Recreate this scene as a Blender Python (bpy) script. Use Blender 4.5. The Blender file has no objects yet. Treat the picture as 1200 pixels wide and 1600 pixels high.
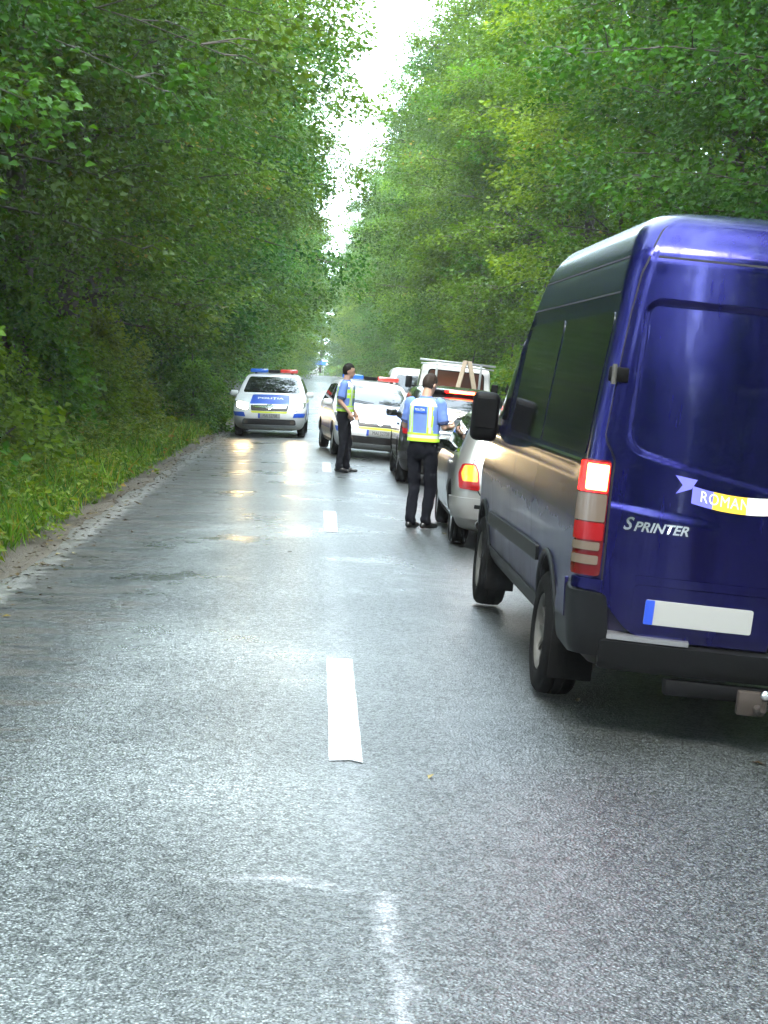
import bpy, bmesh, math, random
import numpy as np
from mathutils import Vector, Matrix

random.seed(7); rng = np.random.default_rng(11)
scene = bpy.context.scene
col = scene.collection
R = math.radians

# ------------------------------------------------------------------ camera
CROWN = 0.034
def zr(x):
    return -CROWN * (math.sqrt(x * x + 0.09) - 0.3)
F_PX, VPX, VPY, ROLL = 2800.0, 500.0, 571.0, R(3.4)
CAM = Vector((-0.22, 0.0, 1.75))
_d = Vector(((VPX - 600) / F_PX, -(VPY - 800) / F_PX, -1.0)).normalized()     # world +Y seen in camera axes
_u = Vector((math.sin(ROLL), math.cos(ROLL), 0.0)); _u = (_u - _d * _u.dot(_d)).normalized()
_x = _d.cross(_u)
rot = Matrix(((_x[0], _x[1], _x[2]), (_d[0], _d[1], _d[2]), (_u[0], _u[1], _u[2])))
cam_data = bpy.data.cameras.new('camera'); cam = bpy.data.objects.new('camera', cam_data); col.objects.link(cam)
cam_data.sensor_fit = 'VERTICAL'; cam_data.sensor_height = 24.0; cam_data.lens = F_PX / 1600.0 * 24.0
cam_data.clip_start = 0.05; cam_data.clip_end = 4000
cam.matrix_world = Matrix.Translation(CAM) @ rot.to_4x4()
scene.camera = cam

# ------------------------------------------------------------------ sky, sun, exposure
SUN_EL, SUN_AZ = R(58), R(190)
world = bpy.data.worlds.new('World'); scene.world = world; world.use_nodes = True
wn, wl = world.node_tree.nodes, world.node_tree.links
wn.clear()
sky = wn.new('ShaderNodeTexSky'); sky.sky_type = 'NISHITA'; sky.sun_disc = False
sky.sun_elevation = SUN_EL; sky.sun_rotation = SUN_AZ; sky.air_density = 1.0; sky.dust_density = 4.0
mixc = wn.new('ShaderNodeMix'); mixc.data_type = 'RGBA'; mixc.inputs[0].default_value = 0.86
wl.new(sky.outputs[0], mixc.inputs[6]); mixc.inputs[7].default_value = (10.5, 12.8, 14.6, 1)    # even cloud cover
bg = wn.new('ShaderNodeBackground'); bg.inputs[1].default_value = 0.15; world.cycles.sampling_method = 'NONE'
wl.new(mixc.outputs[2], bg.inputs[0])
wo = wn.new('ShaderNodeOutputWorld'); wl.new(bg.outputs[0], wo.inputs[0])
sd = bpy.data.lights.new('sun', 'SUN'); sd.energy = 1.5; sd.angle = R(28); sd.color = (1.0, 0.95, 0.86)
so = bpy.data.objects.new('sun', sd); col.objects.link(so)
so.rotation_euler = (R(90) - SUN_EL, 0, math.pi - SUN_AZ)
vs = scene.view_settings
vs.view_transform = 'Standard'; vs.look = 'None'; vs.gamma = 1; vs.use_curve_mapping = False; vs.exposure = 2.5
scene.render.engine = 'CYCLES'
cy = scene.cycles
cy.use_denoising = True; cy.max_bounces = 2; cy.use_light_tree = False; cy.use_adaptive_sampling = True; cy.adaptive_threshold = 0.02; cy.adaptive_min_samples = 40; cy.diffuse_bounces = 2; cy.glossy_bounces = 3; cy.transmission_bounces = 2
cy.volume_bounces = 0; cy.transparent_max_bounces = 6; cy.caustics_reflective = False; cy.caustics_refractive = False
cy.sample_clamp_indirect = 6.0

# ------------------------------------------------------------------ helpers
def tag(o, label=None, cat=None, group=None, kind=None):
    if label: o['label'] = label
    if cat: o['category'] = cat
    if group: o['group'] = group
    if kind: o['kind'] = kind
    return o
def empty(name, loc=(0, 0, 0), rot_=(0, 0, 0), label=None, cat=None, group=None, parent=None):
    o = bpy.data.objects.new(name, None); col.objects.link(o)
    o.location = loc; o.rotation_euler = rot_; o.parent = parent
    o.empty_display_size = 0.2
    return tag(o, label, cat, group)
def mk(name, verts, faces, mat=None, parent=None, smooth=True, sharp=35, tint=None):
    me = bpy.data.meshes.new(name)
    me.from_pydata([tuple(v) for v in verts], [], [tuple(f) for f in faces])
    me.update()
    return link(name, me, mat, parent, smooth, sharp)
def link(name, me, mat=None, parent=None, smooth=True, sharp=35):
    if mat is not None and not me.materials: me.materials.append(mat)
    if smooth and len(me.polygons):
        me.polygons.foreach_set('use_smooth', [True] * len(me.polygons))
        if sharp: me.set_sharp_from_angle(angle=R(sharp))
    o = bpy.data.objects.new(name, me); col.objects.link(o)
    if parent is not None: o.parent = parent
    return o
def box(cx, cy_, cz, sx, sy, sz):
    v = [(cx + a * sx / 2, cy_ + b * sy / 2, cz + c * sz / 2) for a in (-1, 1) for b in (-1, 1) for c in (-1, 1)]
    f = [(0, 1, 3, 2), (4, 6, 7, 5), (0, 4, 5, 1), (2, 3, 7, 6), (0, 2, 6, 4), (1, 5, 7, 3)]
    return v, f
def join(parts):
    V, F = [], []
    for v, f in parts:
        n = len(V); V += [tuple(p) for p in v]; F += [tuple(i + n for i in q) for q in f]
    return V, F
def bevel_box(name, cx, cy_, cz, sx, sy, sz, b, mat, parent, seg=2):
    me = bpy.data.meshes.new(name); bm = bmesh.new()
    bmesh.ops.create_cube(bm, size=1.0)
    bmesh.ops.scale(bm, vec=(sx, sy, sz), verts=bm.verts)
    if b > 0: bmesh.ops.bevel(bm, geom=bm.edges[:], offset=b, segments=seg, profile=0.5, affect='EDGES')
    bmesh.ops.translate(bm, vec=(cx, cy_, cz), verts=bm.verts)
    bm.to_mesh(me); bm.free()
    return link(name, me, mat, parent)
def tube(pts, radii, n=8, cap=True, sxy=None):
    """a tube through pts with a radius at each; sxy = optional list of (rx, ry) for upright elliptical sections"""
    V, F = [], []
    m = len(pts); prev = None
    for i, p in enumerate(pts):
        p = Vector(p)
        a = Vector(pts[max(0, i - 1)]); b = Vector(pts[min(m - 1, i + 1)])
        t = (b - a).normalized()
        if prev is None:
            s = t.cross(Vector((0, 1, 0)) if abs(t.y) < 0.9 else Vector((1, 0, 0))).normalized()
        else:
            s = (prev - t * prev.dot(t)).normalized()
        prev = s; w = t.cross(s)
        for k in range(n):
            an = 2 * math.pi * k / n
            if sxy: V.append((p.x + sxy[i][0] * math.cos(an), p.y + sxy[i][1] * math.sin(an), p.z))
            else: V.append(tuple(p + (s * math.cos(an) + w * math.sin(an)) * radii[i]))
    for i in range(m - 1):
        for k in range(n):
            F.append((i * n + k, i * n + (k + 1) % n, (i + 1) * n + (k + 1) % n, (i + 1) * n + k))
    if cap:
        F.append(tuple(range(n - 1, -1, -1))); F.append(tuple((m - 1) * n + k for k in range(n)))
    return V, F
def lathe(profile, n=32, axis='x'):
    """profile of (a, r): position along the axis and radius"""
    V, F = [], []
    for a, r in profile:
        for k in range(n):
            an = 2 * math.pi * k / n
            c, s = r * math.cos(an), r * math.sin(an)
            V.append({'x': (a, c, s), 'y': (c, a, s), 'z': (c, s, a)}[axis])
    for i in range(len(profile) - 1):
        for k in range(n):
            F.append((i * n + k, i * n + (k + 1) % n, (i + 1) * n + (k + 1) % n, (i + 1) * n + k))
    return V, F
def copy_tree(o, parent=None):
    c = o.copy(); col.objects.link(c)
    if parent is not None: c.parent = parent
    for ch in list(o.children): copy_tree(ch, c)
    return c

# ------------------------------------------------------------------ materials
def newmat(name):
    m = bpy.data.materials.new(name); m.use_nodes = True
    nt = m.node_tree
    return m, nt, nt.nodes['Principled BSDF']
def simple(name, c, rough=0.5, metal=0.0, spec=0.5, coat=0.0, emit=None, estr=0.0, noise=0.0, nscale=8.0, bump=0.0, trans=0.0, dirt=None, streak=None):
    m, nt, p = newmat(name)
    p.inputs['Base Color'].default_value = (*c, 1); p.inputs['Roughness'].default_value = rough
    p.inputs['Metallic'].default_value = metal; p.inputs['Specular IOR Level'].default_value = spec
    p.inputs['Coat Weight'].default_value = coat; p.inputs['Coat Roughness'].default_value = 0.05
    if emit: p.inputs['Emission Color'].default_value = (*emit, 1); p.inputs['Emission Strength'].default_value = estr
    if streak:
        tc2 = nt.nodes.new('ShaderNodeTexCoord'); mp2 = nt.nodes.new('ShaderNodeMapping'); mp2.inputs['Scale'].default_value = (9, 9, 1.1); nt.links.new(tc2.outputs['Object'], mp2.inputs['Vector'])
        ns2 = nt.nodes.new('ShaderNodeTexNoise'); ns2.inputs['Scale'].default_value = 1.0; ns2.inputs['Detail'].default_value = 7; ns2.inputs['Roughness'].default_value = 0.65; nt.links.new(mp2.outputs[0], ns2.inputs['Vector'])
        for sock, lo, hi in (('Coat Roughness', 0.02, streak), ('Coat Weight', coat * 1.3, coat * 0.5)):
            q2 = nt.nodes.new('ShaderNodeMapRange'); q2.inputs[1].default_value = 0.38; q2.inputs[2].default_value = 0.66; q2.inputs[3].default_value = lo; q2.inputs[4].default_value = hi
            nt.links.new(ns2.outputs[0], q2.inputs[0]); nt.links.new(q2.outputs[0], p.inputs[sock])
        q3 = nt.nodes.new('ShaderNodeMapRange'); q3.inputs[1].default_value = 0.38; q3.inputs[2].default_value = 0.66; q3.inputs[3].default_value = rough * 0.8; q3.inputs[4].default_value = rough + streak * 0.6
        nt.links.new(ns2.outputs[0], q3.inputs[0]); nt.links.new(q3.outputs[0], p.inputs['Roughness'])
        vd = nt.nodes.new('ShaderNodeTexVoronoi'); vd.inputs['Scale'].default_value = 130; nt.links.new(tc2.outputs['Object'], vd.inputs['Vector'])
        bd = nt.nodes.new('ShaderNodeBump'); bd.inputs['Strength'].default_value = 0.10; bd.inputs['Distance'].default_value = 0.0015; bd.invert = True
        md_ = nt.nodes.new('ShaderNodeMapRange'); md_.inputs[1].default_value = 0.0; md_.inputs[2].default_value = 0.28; nt.links.new(vd.outputs['Distance'], md_.inputs[0])
        nt.links.new(md_.outputs[0], bd.inputs['Height']); nt.links.new(bd.outputs[0], p.inputs['Coat Normal'])
    if noise or bump or dirt:
        tc = nt.nodes.new('ShaderNodeTexCoord'); nz = nt.nodes.new('ShaderNodeTexNoise')
        nz.inputs['Scale'].default_value = nscale; nz.inputs['Detail'].default_value = 6
        nt.links.new(tc.outputs['Object'], nz.inputs['Vector'])
        last = None
        if noise:
            mx = nt.nodes.new('ShaderNodeMix'); mx.data_type = 'RGBA'
            mx.inputs[6].default_value = (*[max(0, v * (1 - noise)) for v in c], 1); mx.inputs[7].default_value = (*[min(1, v * (1 + noise)) for v in c], 1)
            nt.links.new(nz.outputs[0], mx.inputs[0]); nt.links.new(mx.outputs[2], p.inputs['Base Color']); last = mx.outputs[2]
        if bump:
            b = nt.nodes.new('ShaderNodeBump'); b.inputs['Strength'].default_value = bump; b.inputs['Distance'].default_value = 0.01
            nt.links.new(nz.outputs[0], b.inputs['Height']); nt.links.new(b.outputs[0], p.inputs['Normal'])
        if dirt:
            # road dirt that clings to the lower panels: dirt = (colour, z where it fades out, amount)
            dc, z1, amt = dirt
            sep = nt.nodes.new('ShaderNodeSeparateXYZ'); nt.links.new(tc.outputs['Object'], sep.inputs[0])
            mr = nt.nodes.new('ShaderNodeMapRange'); mr.inputs[1].default_value = z1; mr.inputs[2].default_value = z1 * 0.25
            mr.inputs[3].default_value = 0.0; mr.inputs[4].default_value = 1.0
            nt.links.new(sep.outputs[2], mr.inputs[0])
            nd = nt.nodes.new('ShaderNodeTexNoise'); nd.inputs['Scale'].default_value = 2.2; nd.inputs['Detail'].default_value = 8; nd.inputs['Roughness'].default_value = 0.65
            nt.links.new(tc.outputs['Object'], nd.inputs['Vector'])
            cr = nt.nodes.new('ShaderNodeMapRange'); cr.inputs[1].default_value = 0.3; cr.inputs[2].default_value = 0.72
            nt.links.new(nd.outputs[0], cr.inputs[0])
            ad = nt.nodes.new('ShaderNodeMath'); ad.operation = 'MULTIPLY_ADD'; ad.inputs[1].default_value = 0.55; nt.links.new(cr.outputs[0], ad.inputs[0])
            nt.links.new(mr.outputs[0], ad.inputs[2])
            mp_ = nt.nodes.new('ShaderNodeMath'); mp_.operation = 'POWER'; mp_.inputs[1].default_value = 2.0; nt.links.new(mr.outputs[0], mp_.inputs[0])
            mu = nt.nodes.new('ShaderNodeMath'); mu.operation = 'MULTIPLY'; nt.links.new(ad.outputs[0], mu.inputs[0]); nt.links.new(mp_.outputs[0], mu.inputs[1])
            mu2 = nt.nodes.new('ShaderNodeMath'); mu2.operation = 'MULTIPLY'; mu2.inputs[1].default_value = amt; mu2.use_clamp = True
            nt.links.new(mu.outputs[0], mu2.inputs[0])
            mx = nt.nodes.new('ShaderNodeMix'); mx.data_type = 'RGBA'; mx.inputs[6].default_value = (*c, 1); mx.inputs[7].default_value = (*dc, 1)
            if last: nt.links.new(last, mx.inputs[6])
            nt.links.new(mu2.outputs[0], mx.inputs[0]); nt.links.new(mx.outputs[2], p.inputs['Base Color'])
            for sock, lo, hi in (('Roughness', rough, 0.62), ('Metallic', metal, 0.0), ('Coat Weight', coat, 0.25 * coat)):
                if streak and sock != 'Metallic': continue
                q = nt.nodes.new('ShaderNodeMapRange'); q.inputs[3].default_value = lo; q.inputs[4].default_value = hi
                nt.links.new(mu2.outputs[0], q.inputs[0]); nt.links.new(q.outputs[0], p.inputs[sock])
    return m

def asphalt():
    m, nt, p = newmat('wet_asphalt'); L = nt.links; N = nt.nodes
    tc = N.new('ShaderNodeTexCoord'); P = tc.outputs['Object']
    def noise(scale, detail=4, rough=0.55, stretch=None, seed=0.0):
        n = N.new('ShaderNodeTexNoise'); n.inputs['Scale'].default_value = scale; n.inputs['Detail'].default_value = detail
        n.inputs['Roughness'].default_value = rough
        mp = N.new('ShaderNodeMapping'); mp.inputs['Location'].default_value = (seed, seed * 1.7, 0)
        if stretch: mp.inputs['Scale'].default_value = stretch
        L.new(P, mp.inputs['Vector']); L.new(mp.outputs[0], n.inputs['Vector'])
        return n.outputs[0]
    def mr(src, a, b, c, d, smooth=False):
        q = N.new('ShaderNodeMapRange'); q.inputs[1].default_value = a; q.inputs[2].default_value = b
        q.inputs[3].default_value = c; q.inputs[4].default_value = d
        if smooth: q.interpolation_type = 'SMOOTHSTEP'
        L.new(src, q.inputs[0]); return q.outputs[0]
    def math_(op, a, b=None, clamp=False):
        q = N.new('ShaderNodeMath'); q.operation = op; q.use_clamp = clamp
        for i, v in enumerate((a, b)):
            if v is None: continue
            if isinstance(v, (int, float)): q.inputs[i].default_value = v
            else: L.new(v, q.inputs[i])
        return q.outputs[0]
    sep = N.new('ShaderNodeSeparateXYZ'); L.new(P, sep.inputs[0]); X, Y = sep.outputs[0], sep.outputs[1]
    # aggregate: stones of about a centimetre set in dark binder
    vo = N.new('ShaderNodeTexVoronoi'); vo.inputs['Scale'].default_value = 75.0; vo.inputs['Randomness'].default_value = 1.0; L.new(P, vo.inputs['Vector'])
    stone = mr(vo.outputs['Distance'], 0.05, 0.62, 1.0, 0.0)
    sepc = N.new('ShaderNodeSeparateColor'); L.new(vo.outputs['Color'], sepc.inputs[0]); rnd = sepc.outputs[0]
    fine = noise(160, 3)
    broad = noise(0.35, 5, 0.6, None, 3.0)
    streak = noise(0.9, 5, 0.6, (1.6, 0.35, 1.0), 8.0)
    ragged = noise(5.0, 6, 0.65, (0.7, 1.8, 1), 2.0)
    # tone
    t = math_('MULTIPLY', stone, mr(rnd, 0, 1, 0.25, 1.0))
    t = math_('ADD', math_('MULTIPLY', t, 0.17), 0.038)
    t = math_('MULTIPLY', t, mr(broad, 0.3, 0.7, 0.62, 1.35))
    t = math_('MULTIPLY', t, mr(streak, 0.3, 0.7, 0.85, 1.18))
    soft = noise(2.4, 3, 0.5, None, 6.0); sx = math_('ADD', X, mr(soft, 0.3, 0.7, -0.05, 0.05)); sy = math_('ADD', Y, mr(soft, 0.3, 0.7, -0.08, 0.08))
    pitc = mr(math_('ADD', math_('MULTIPLY', noise(78, 3, 0.6, None, 1.3), 0.62), math_('MULTIPLY', noise(24, 3, 0.6, None, 9.0), 0.38)), 0.45, 0.545, 0.52, 1.22, True)
    t = math_('MULTIPLY', t, pitc)
    lane = math_('MULTIPLY', mr(math_('ABSOLUTE', math_('ADD', X, 0.75)), 0.35, 1.1, 1.0, 0.0, True), mr(broad, 0.35, 0.6, 0.5, 1.0))  # pale wet sheen along the left lane, painted into the base colour
    t = math_('MULTIPLY', t, mr(lane, 0, 1, 0.72, 2.2))
    # the darker mended field in the foreground, left of the centre line
    wx = math_('ADD', X, mr(ragged, 0.3, 0.7, -0.12, 0.12)); wy = math_('ADD', Y, mr(ragged, 0.3, 0.7, -0.18, 0.18))
    patch = math_('MULTIPLY', mr(wy, 5.70, 6.0, 1.0, 0.0, True), mr(wx, -0.06, 0.06, 1.0, 0.0, True))
    patch = math_('MULTIPLY', patch, mr(wx, -0.75, -0.45, 0.0, 1.0, True))
    t = math_('MULTIPLY', t, mr(patch, 0, 1, 1.0, 0.72))
    # worn traces of an old centre line, old sealed seams and pale scuffs
    seam1 = math_('MULTIPLY', mr(math_('ABSOLUTE', math_('ADD', sx, -0.105)), 0.0, 0.055, 1.0, 0.0, True), mr(wy, 5.75, 5.95, 1.0, 0.0, True))
    seam2 = math_('MULTIPLY', mr(math_('ABSOLUTE', math_('ADD', math_('ADD', sy, math_('MULTIPLY', X, 0.10)), -5.95)), 0.0, 0.10, 1.0, 0.0, True),
                  math_('MULTIPLY', mr(wx, -0.62, -0.30, 0.0, 1.0, True), mr(wx, -0.05, 0.05, 1.0, 0.0, True)))
    old = math_('MULTIPLY', mr(math_('ABSOLUTE', sx), 0.03, 0.11, 1.0, 0.0, True), math_('MULTIPLY', mr(Y, 6.1, 6.6, 0.0, 1.0), 0.34))
    wear = math_('MULTIPLY', math_('ADD', math_('ADD', seam1, seam2), old, True), mr(fine, 0.35, 0.6, 0.35, 1.0))
    wear = math_('MULTIPLY', wear, pitc); wear = math_('MULTIPLY', wear, mr(noise(7.0, 5, 0.65, None, 15.0), 0.38, 0.62, 0.15, 1.0))
    mx = N.new('ShaderNodeMix'); mx.data_type = 'RGBA'; L.new(wear, mx.inputs[0])
    cmb = N.new('ShaderNodeCombineColor')
    L.new(math_('MULTIPLY', t, 0.90), cmb.inputs[0]); L.new(t, cmb.inputs[1]); L.new(math_('MULTIPLY', t, 1.01), cmb.inputs[2])
    L.new(cmb.outputs[0], mx.inputs[6]); mx.inputs[7].default_value = (0.27, 0.28, 0.30, 1)
    # left-edge mud and litter in ragged tongues, with dark forest reflections painted in
    edge = mr(X, -1.15, -2.45, 0.0, 1.0)
    tongue = noise(1.6, 9, 0.74, (0.6, 1.7, 1), 5.0)
    mud_refl = mr(math_('ADD', tongue, math_('MULTIPLY', edge, 0.16)), 0.545, 0.65, 0.0, 1.0, True)
    mud_refl = math_('MULTIPLY', mud_refl, mr(edge, 0.0, 0.25, 0.0, 0.85))
    mx2 = N.new('ShaderNodeMix'); mx2.data_type = 'RGBA'; L.new(mud_refl, mx2.inputs[0]); L.new(mx.outputs[2], mx2.inputs[6])
    mx2.inputs[7].default_value = (0.035, 0.030, 0.022, 1)
    rim = math_('MULTIPLY', mr(wx, -2.32, -2.46, 0.0, 1.0, True), 0.75)
    mx3 = N.new('ShaderNodeMix'); mx3.data_type = 'RGBA'; L.new(rim, mx3.inputs[0]); L.new(mx2.outputs[2], mx3.inputs[6])
    mx3.inputs[7].default_value = (0.20, 0.195, 0.18, 1)
    L.new(mx3.outputs[2], p.inputs['Base Color'])
    # water: film everywhere, standing in shallow hollows (smooth there)
    wetn = noise(0.9, 9, 0.68, (0.8, 0.7, 1), 12.0)
    wet = mr(wetn, 0.50, 0.68, 0.0, 1.0, True)
    wet = math_('MULTIPLY', math_('MULTIPLY', wet, mr(Y, 8.0, 16.0, 0.30, 1.0)), mr(X, 0.3, 1.2, 1.0, 0.25))
    L.new(math_('ADD', mr(wet, 0, 1, 0.34, 0.17), math_('MULTIPLY', mud_refl, 0.25)), p.inputs['Roughness'])
    pit = math_('MULTIPLY', mr(math_('ADD', math_('MULTIPLY', noise(78, 3, 0.6, None, 1.3), 0.62), math_('MULTIPLY', noise(24, 3, 0.6, None, 9.0), 0.38)), 0.455, 0.525, 0.0, 1.0, True), mr(rnd, 0.0, 1.0, 0.5, 1.0))
    pit = math_('ADD', math_('MULTIPLY', pit, mr(wet, 0, 1, 1.0, 0.35)), math_('MULTIPLY', wet, 0.65), True)
    L.new(mr(pit, 0, 1, 0.20, 1.05), p.inputs['Specular IOR Level'])
    h = math_('ADD', math_('MULTIPLY', stone, 0.7), math_('MULTIPLY', fine, 0.5))
    bp = N.new('ShaderNodeBump'); bp.inputs['Distance'].default_value = 0.006
    L.new(math_('MULTIPLY', mr(wet, 0, 1, 0.70, 0.28), mr(Y, 10, 60, 1.0, 0.35)), bp.inputs['Strength']); L.new(h, bp.inputs['Height'])
    b2 = N.new('ShaderNodeBump'); b2.inputs['Distance'].default_value = 0.02; b2.inputs['Strength'].default_value = 0.18
    L.new(noise(2.2, 5, 0.6, (0.5, 1.6, 1), 4.0), b2.inputs['Height']); L.new(bp.outputs[0], b2.inputs['Normal'])
    L.new(b2.outputs[0], p.inputs['Normal'])
    return m

def leafmat(name, dark, light, trans=0.35, rough=0.42, yellow=(0.22, 0.20, 0.03), yamt=0.05, hue=0.06):
    m, nt, p = newmat(name); N, L = nt.nodes, nt.links
    at = N.new('ShaderNodeAttribute'); at.attribute_name = 'tint'
    oi = N.new('ShaderNodeObjectInfo')
    mx = N.new('ShaderNodeMix'); mx.data_type = 'RGBA'; mx.inputs[6].default_value = (*dark, 1); mx.inputs[7].default_value = (*light, 1)
    L.new(at.outputs['Fac'], mx.inputs[0])
    gt = N.new('ShaderNodeMath'); gt.operation = 'GREATER_THAN'; gt.inputs[1].default_value = 1 - yamt; L.new(at.outputs['Fac'], gt.inputs[0])
    my = N.new('ShaderNodeMix'); my.data_type = 'RGBA'; L.new(gt.outputs[0], my.inputs[0]); L.new(mx.outputs[2], my.inputs[6]); my.inputs[7].default_value = (*yellow, 1)
    hs = N.new('ShaderNodeHueSaturation'); L.new(my.outputs[2], hs.inputs['Color'])
    a = N.new('ShaderNodeMapRange'); a.inputs[3].default_value = 0.5 - hue * 0.5; a.inputs[4].default_value = 0.5 + hue * 0.35; L.new(oi.outputs['Random'], a.inputs[0]); L.new(a.outputs[0], hs.inputs['Hue'])
    b = N.new('ShaderNodeMapRange'); b.inputs[3].default_value = 0.8; b.inputs[4].default_value = 1.2
    wn_ = N.new('ShaderNodeTexWhiteNoise'); wn_.noise_dimensions = '1D'; L.new(oi.outputs['Random'], wn_.inputs['W']); L.new(wn_.outputs[0], b.inputs[0]); L.new(b.outputs[0], hs.inputs['Value'])
    L.new(hs.outputs[0], p.inputs['Base Color']); p.inputs['Roughness'].default_value = rough; p.inputs['Specular IOR Level'].default_value = 0.16
    tr = N.new('ShaderNodeBsdfTranslucent')
    hs2 = N.new('ShaderNodeHueSaturation'); hs2.inputs['Hue'].default_value = 0.485; hs2.inputs['Saturation'].default_value = 1.1; hs2.inputs['Value'].default_value = 1.5
    L.new(hs.outputs[0], hs2.inputs['Color']); L.new(hs2.outputs[0], tr.inputs[0])
    ms = N.new('ShaderNodeMixShader'); ms.inputs[0].default_value = trans
    L.new(p.outputs[0], ms.inputs[1]); L.new(tr.outputs[0], ms.inputs[2])
    out = nt.nodes['Material Output']; L.new(ms.outputs[0], out.inputs[0])
    return m

def groundmat():
    m, nt, p = newmat('forest_ground'); N, L = nt.nodes, nt.links
    tc = N.new('ShaderNodeTexCoord'); P = tc.outputs['Object']
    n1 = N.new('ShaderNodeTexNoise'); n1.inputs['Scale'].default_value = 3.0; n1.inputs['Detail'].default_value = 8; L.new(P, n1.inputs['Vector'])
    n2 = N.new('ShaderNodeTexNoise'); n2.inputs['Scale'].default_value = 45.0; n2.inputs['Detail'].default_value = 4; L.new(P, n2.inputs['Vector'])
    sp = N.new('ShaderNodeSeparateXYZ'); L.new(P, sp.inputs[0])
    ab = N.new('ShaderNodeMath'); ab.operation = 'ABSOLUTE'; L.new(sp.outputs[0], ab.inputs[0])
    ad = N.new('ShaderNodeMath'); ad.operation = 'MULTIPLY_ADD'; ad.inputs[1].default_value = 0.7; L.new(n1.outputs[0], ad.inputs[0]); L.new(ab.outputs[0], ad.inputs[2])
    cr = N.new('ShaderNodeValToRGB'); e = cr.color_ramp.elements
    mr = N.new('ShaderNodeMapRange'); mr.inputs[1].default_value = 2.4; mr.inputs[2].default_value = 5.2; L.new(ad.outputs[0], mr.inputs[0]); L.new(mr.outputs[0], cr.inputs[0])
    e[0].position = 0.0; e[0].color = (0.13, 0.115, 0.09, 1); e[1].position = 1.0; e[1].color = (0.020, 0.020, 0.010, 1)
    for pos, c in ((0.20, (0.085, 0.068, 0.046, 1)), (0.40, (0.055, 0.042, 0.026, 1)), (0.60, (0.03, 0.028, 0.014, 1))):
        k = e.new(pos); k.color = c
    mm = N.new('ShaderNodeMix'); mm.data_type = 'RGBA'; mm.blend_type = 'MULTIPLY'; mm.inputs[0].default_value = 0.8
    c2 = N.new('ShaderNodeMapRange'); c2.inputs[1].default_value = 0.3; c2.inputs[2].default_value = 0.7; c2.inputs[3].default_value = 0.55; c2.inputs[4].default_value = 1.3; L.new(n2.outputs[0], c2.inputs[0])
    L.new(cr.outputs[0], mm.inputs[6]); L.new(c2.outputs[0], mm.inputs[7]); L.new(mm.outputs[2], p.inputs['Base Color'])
    p.inputs['Roughness'].default_value = 0.8
    bp = N.new('ShaderNodeBump'); bp.inputs['Strength'].default_value = 0.6; bp.inputs['Distance'].default_value = 0.03; L.new(n2.outputs[0], bp.inputs['Height']); L.new(bp.outputs[0], p.inputs['Normal'])
    return m
M = {}
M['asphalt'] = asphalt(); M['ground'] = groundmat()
def worn_paint():
    m, nt, p = newmat('road_paint'); N, L = nt.nodes, nt.links
    tc = N.new('ShaderNodeTexCoord')
    a = N.new('ShaderNodeTexNoise'); a.inputs['Scale'].default_value = 62; a.inputs['Detail'].default_value = 4; L.new(tc.outputs['Object'], a.inputs['Vector'])
    b = N.new('ShaderNodeTexNoise'); b.inputs['Scale'].default_value = 5; b.inputs['Detail'].default_value = 6; L.new(tc.outputs['Object'], b.inputs['Vector'])
    s_ = N.new('ShaderNodeMath'); s_.operation = 'MULTIPLY_ADD'; s_.inputs[1].default_value = 0.45; L.new(b.outputs[0], s_.inputs[0]); L.new(a.outputs[0], s_.inputs[2])
    mr = N.new('ShaderNodeMapRange'); mr.inputs[1].default_value = 0.58; mr.inputs[2].default_value = 0.74; L.new(s_.outputs[0], mr.inputs[0])
    mx = N.new('ShaderNodeMix'); mx.data_type = 'RGBA'; mx.inputs[6].default_value = (0.12, 0.122, 0.125, 1); mx.inputs[7].default_value = (0.44, 0.45, 0.46, 1); L.new(mr.outputs[0], mx.inputs[0]); L.new(mx.outputs[2], p.inputs['Base Color'])
    p.inputs['Roughness'].default_value = 0.45
    bp = N.new('ShaderNodeBump'); bp.inputs['Strength'].default_value = 0.5; bp.inputs['Distance'].default_value = 0.005; L.new(a.outputs[0], bp.inputs['Height']); L.new(bp.outputs[0], p.inputs['Normal'])
    return m
M['paint_line'] = worn_paint()
M['leaf_oak'] = leafmat('leaf_oak', (0.008, 0.046, 0.007), (0.092, 0.215, 0.020))
M['leaf_hornbeam'] = leafmat('leaf_hornbeam', (0.016, 0.074, 0.007), (0.165, 0.295, 0.022), 0.42)
M['leaf_weed'] = leafmat('leaf_weed', (0.030, 0.100, 0.012), (0.17, 0.29, 0.028), 0.38, 0.5, (0.26, 0.22, 0.04), 0.08)
M['bark'] = simple('bark', (0.055, 0.045, 0.035), 0.85, noise=0.5, nscale=14, bump=0.8)

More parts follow.
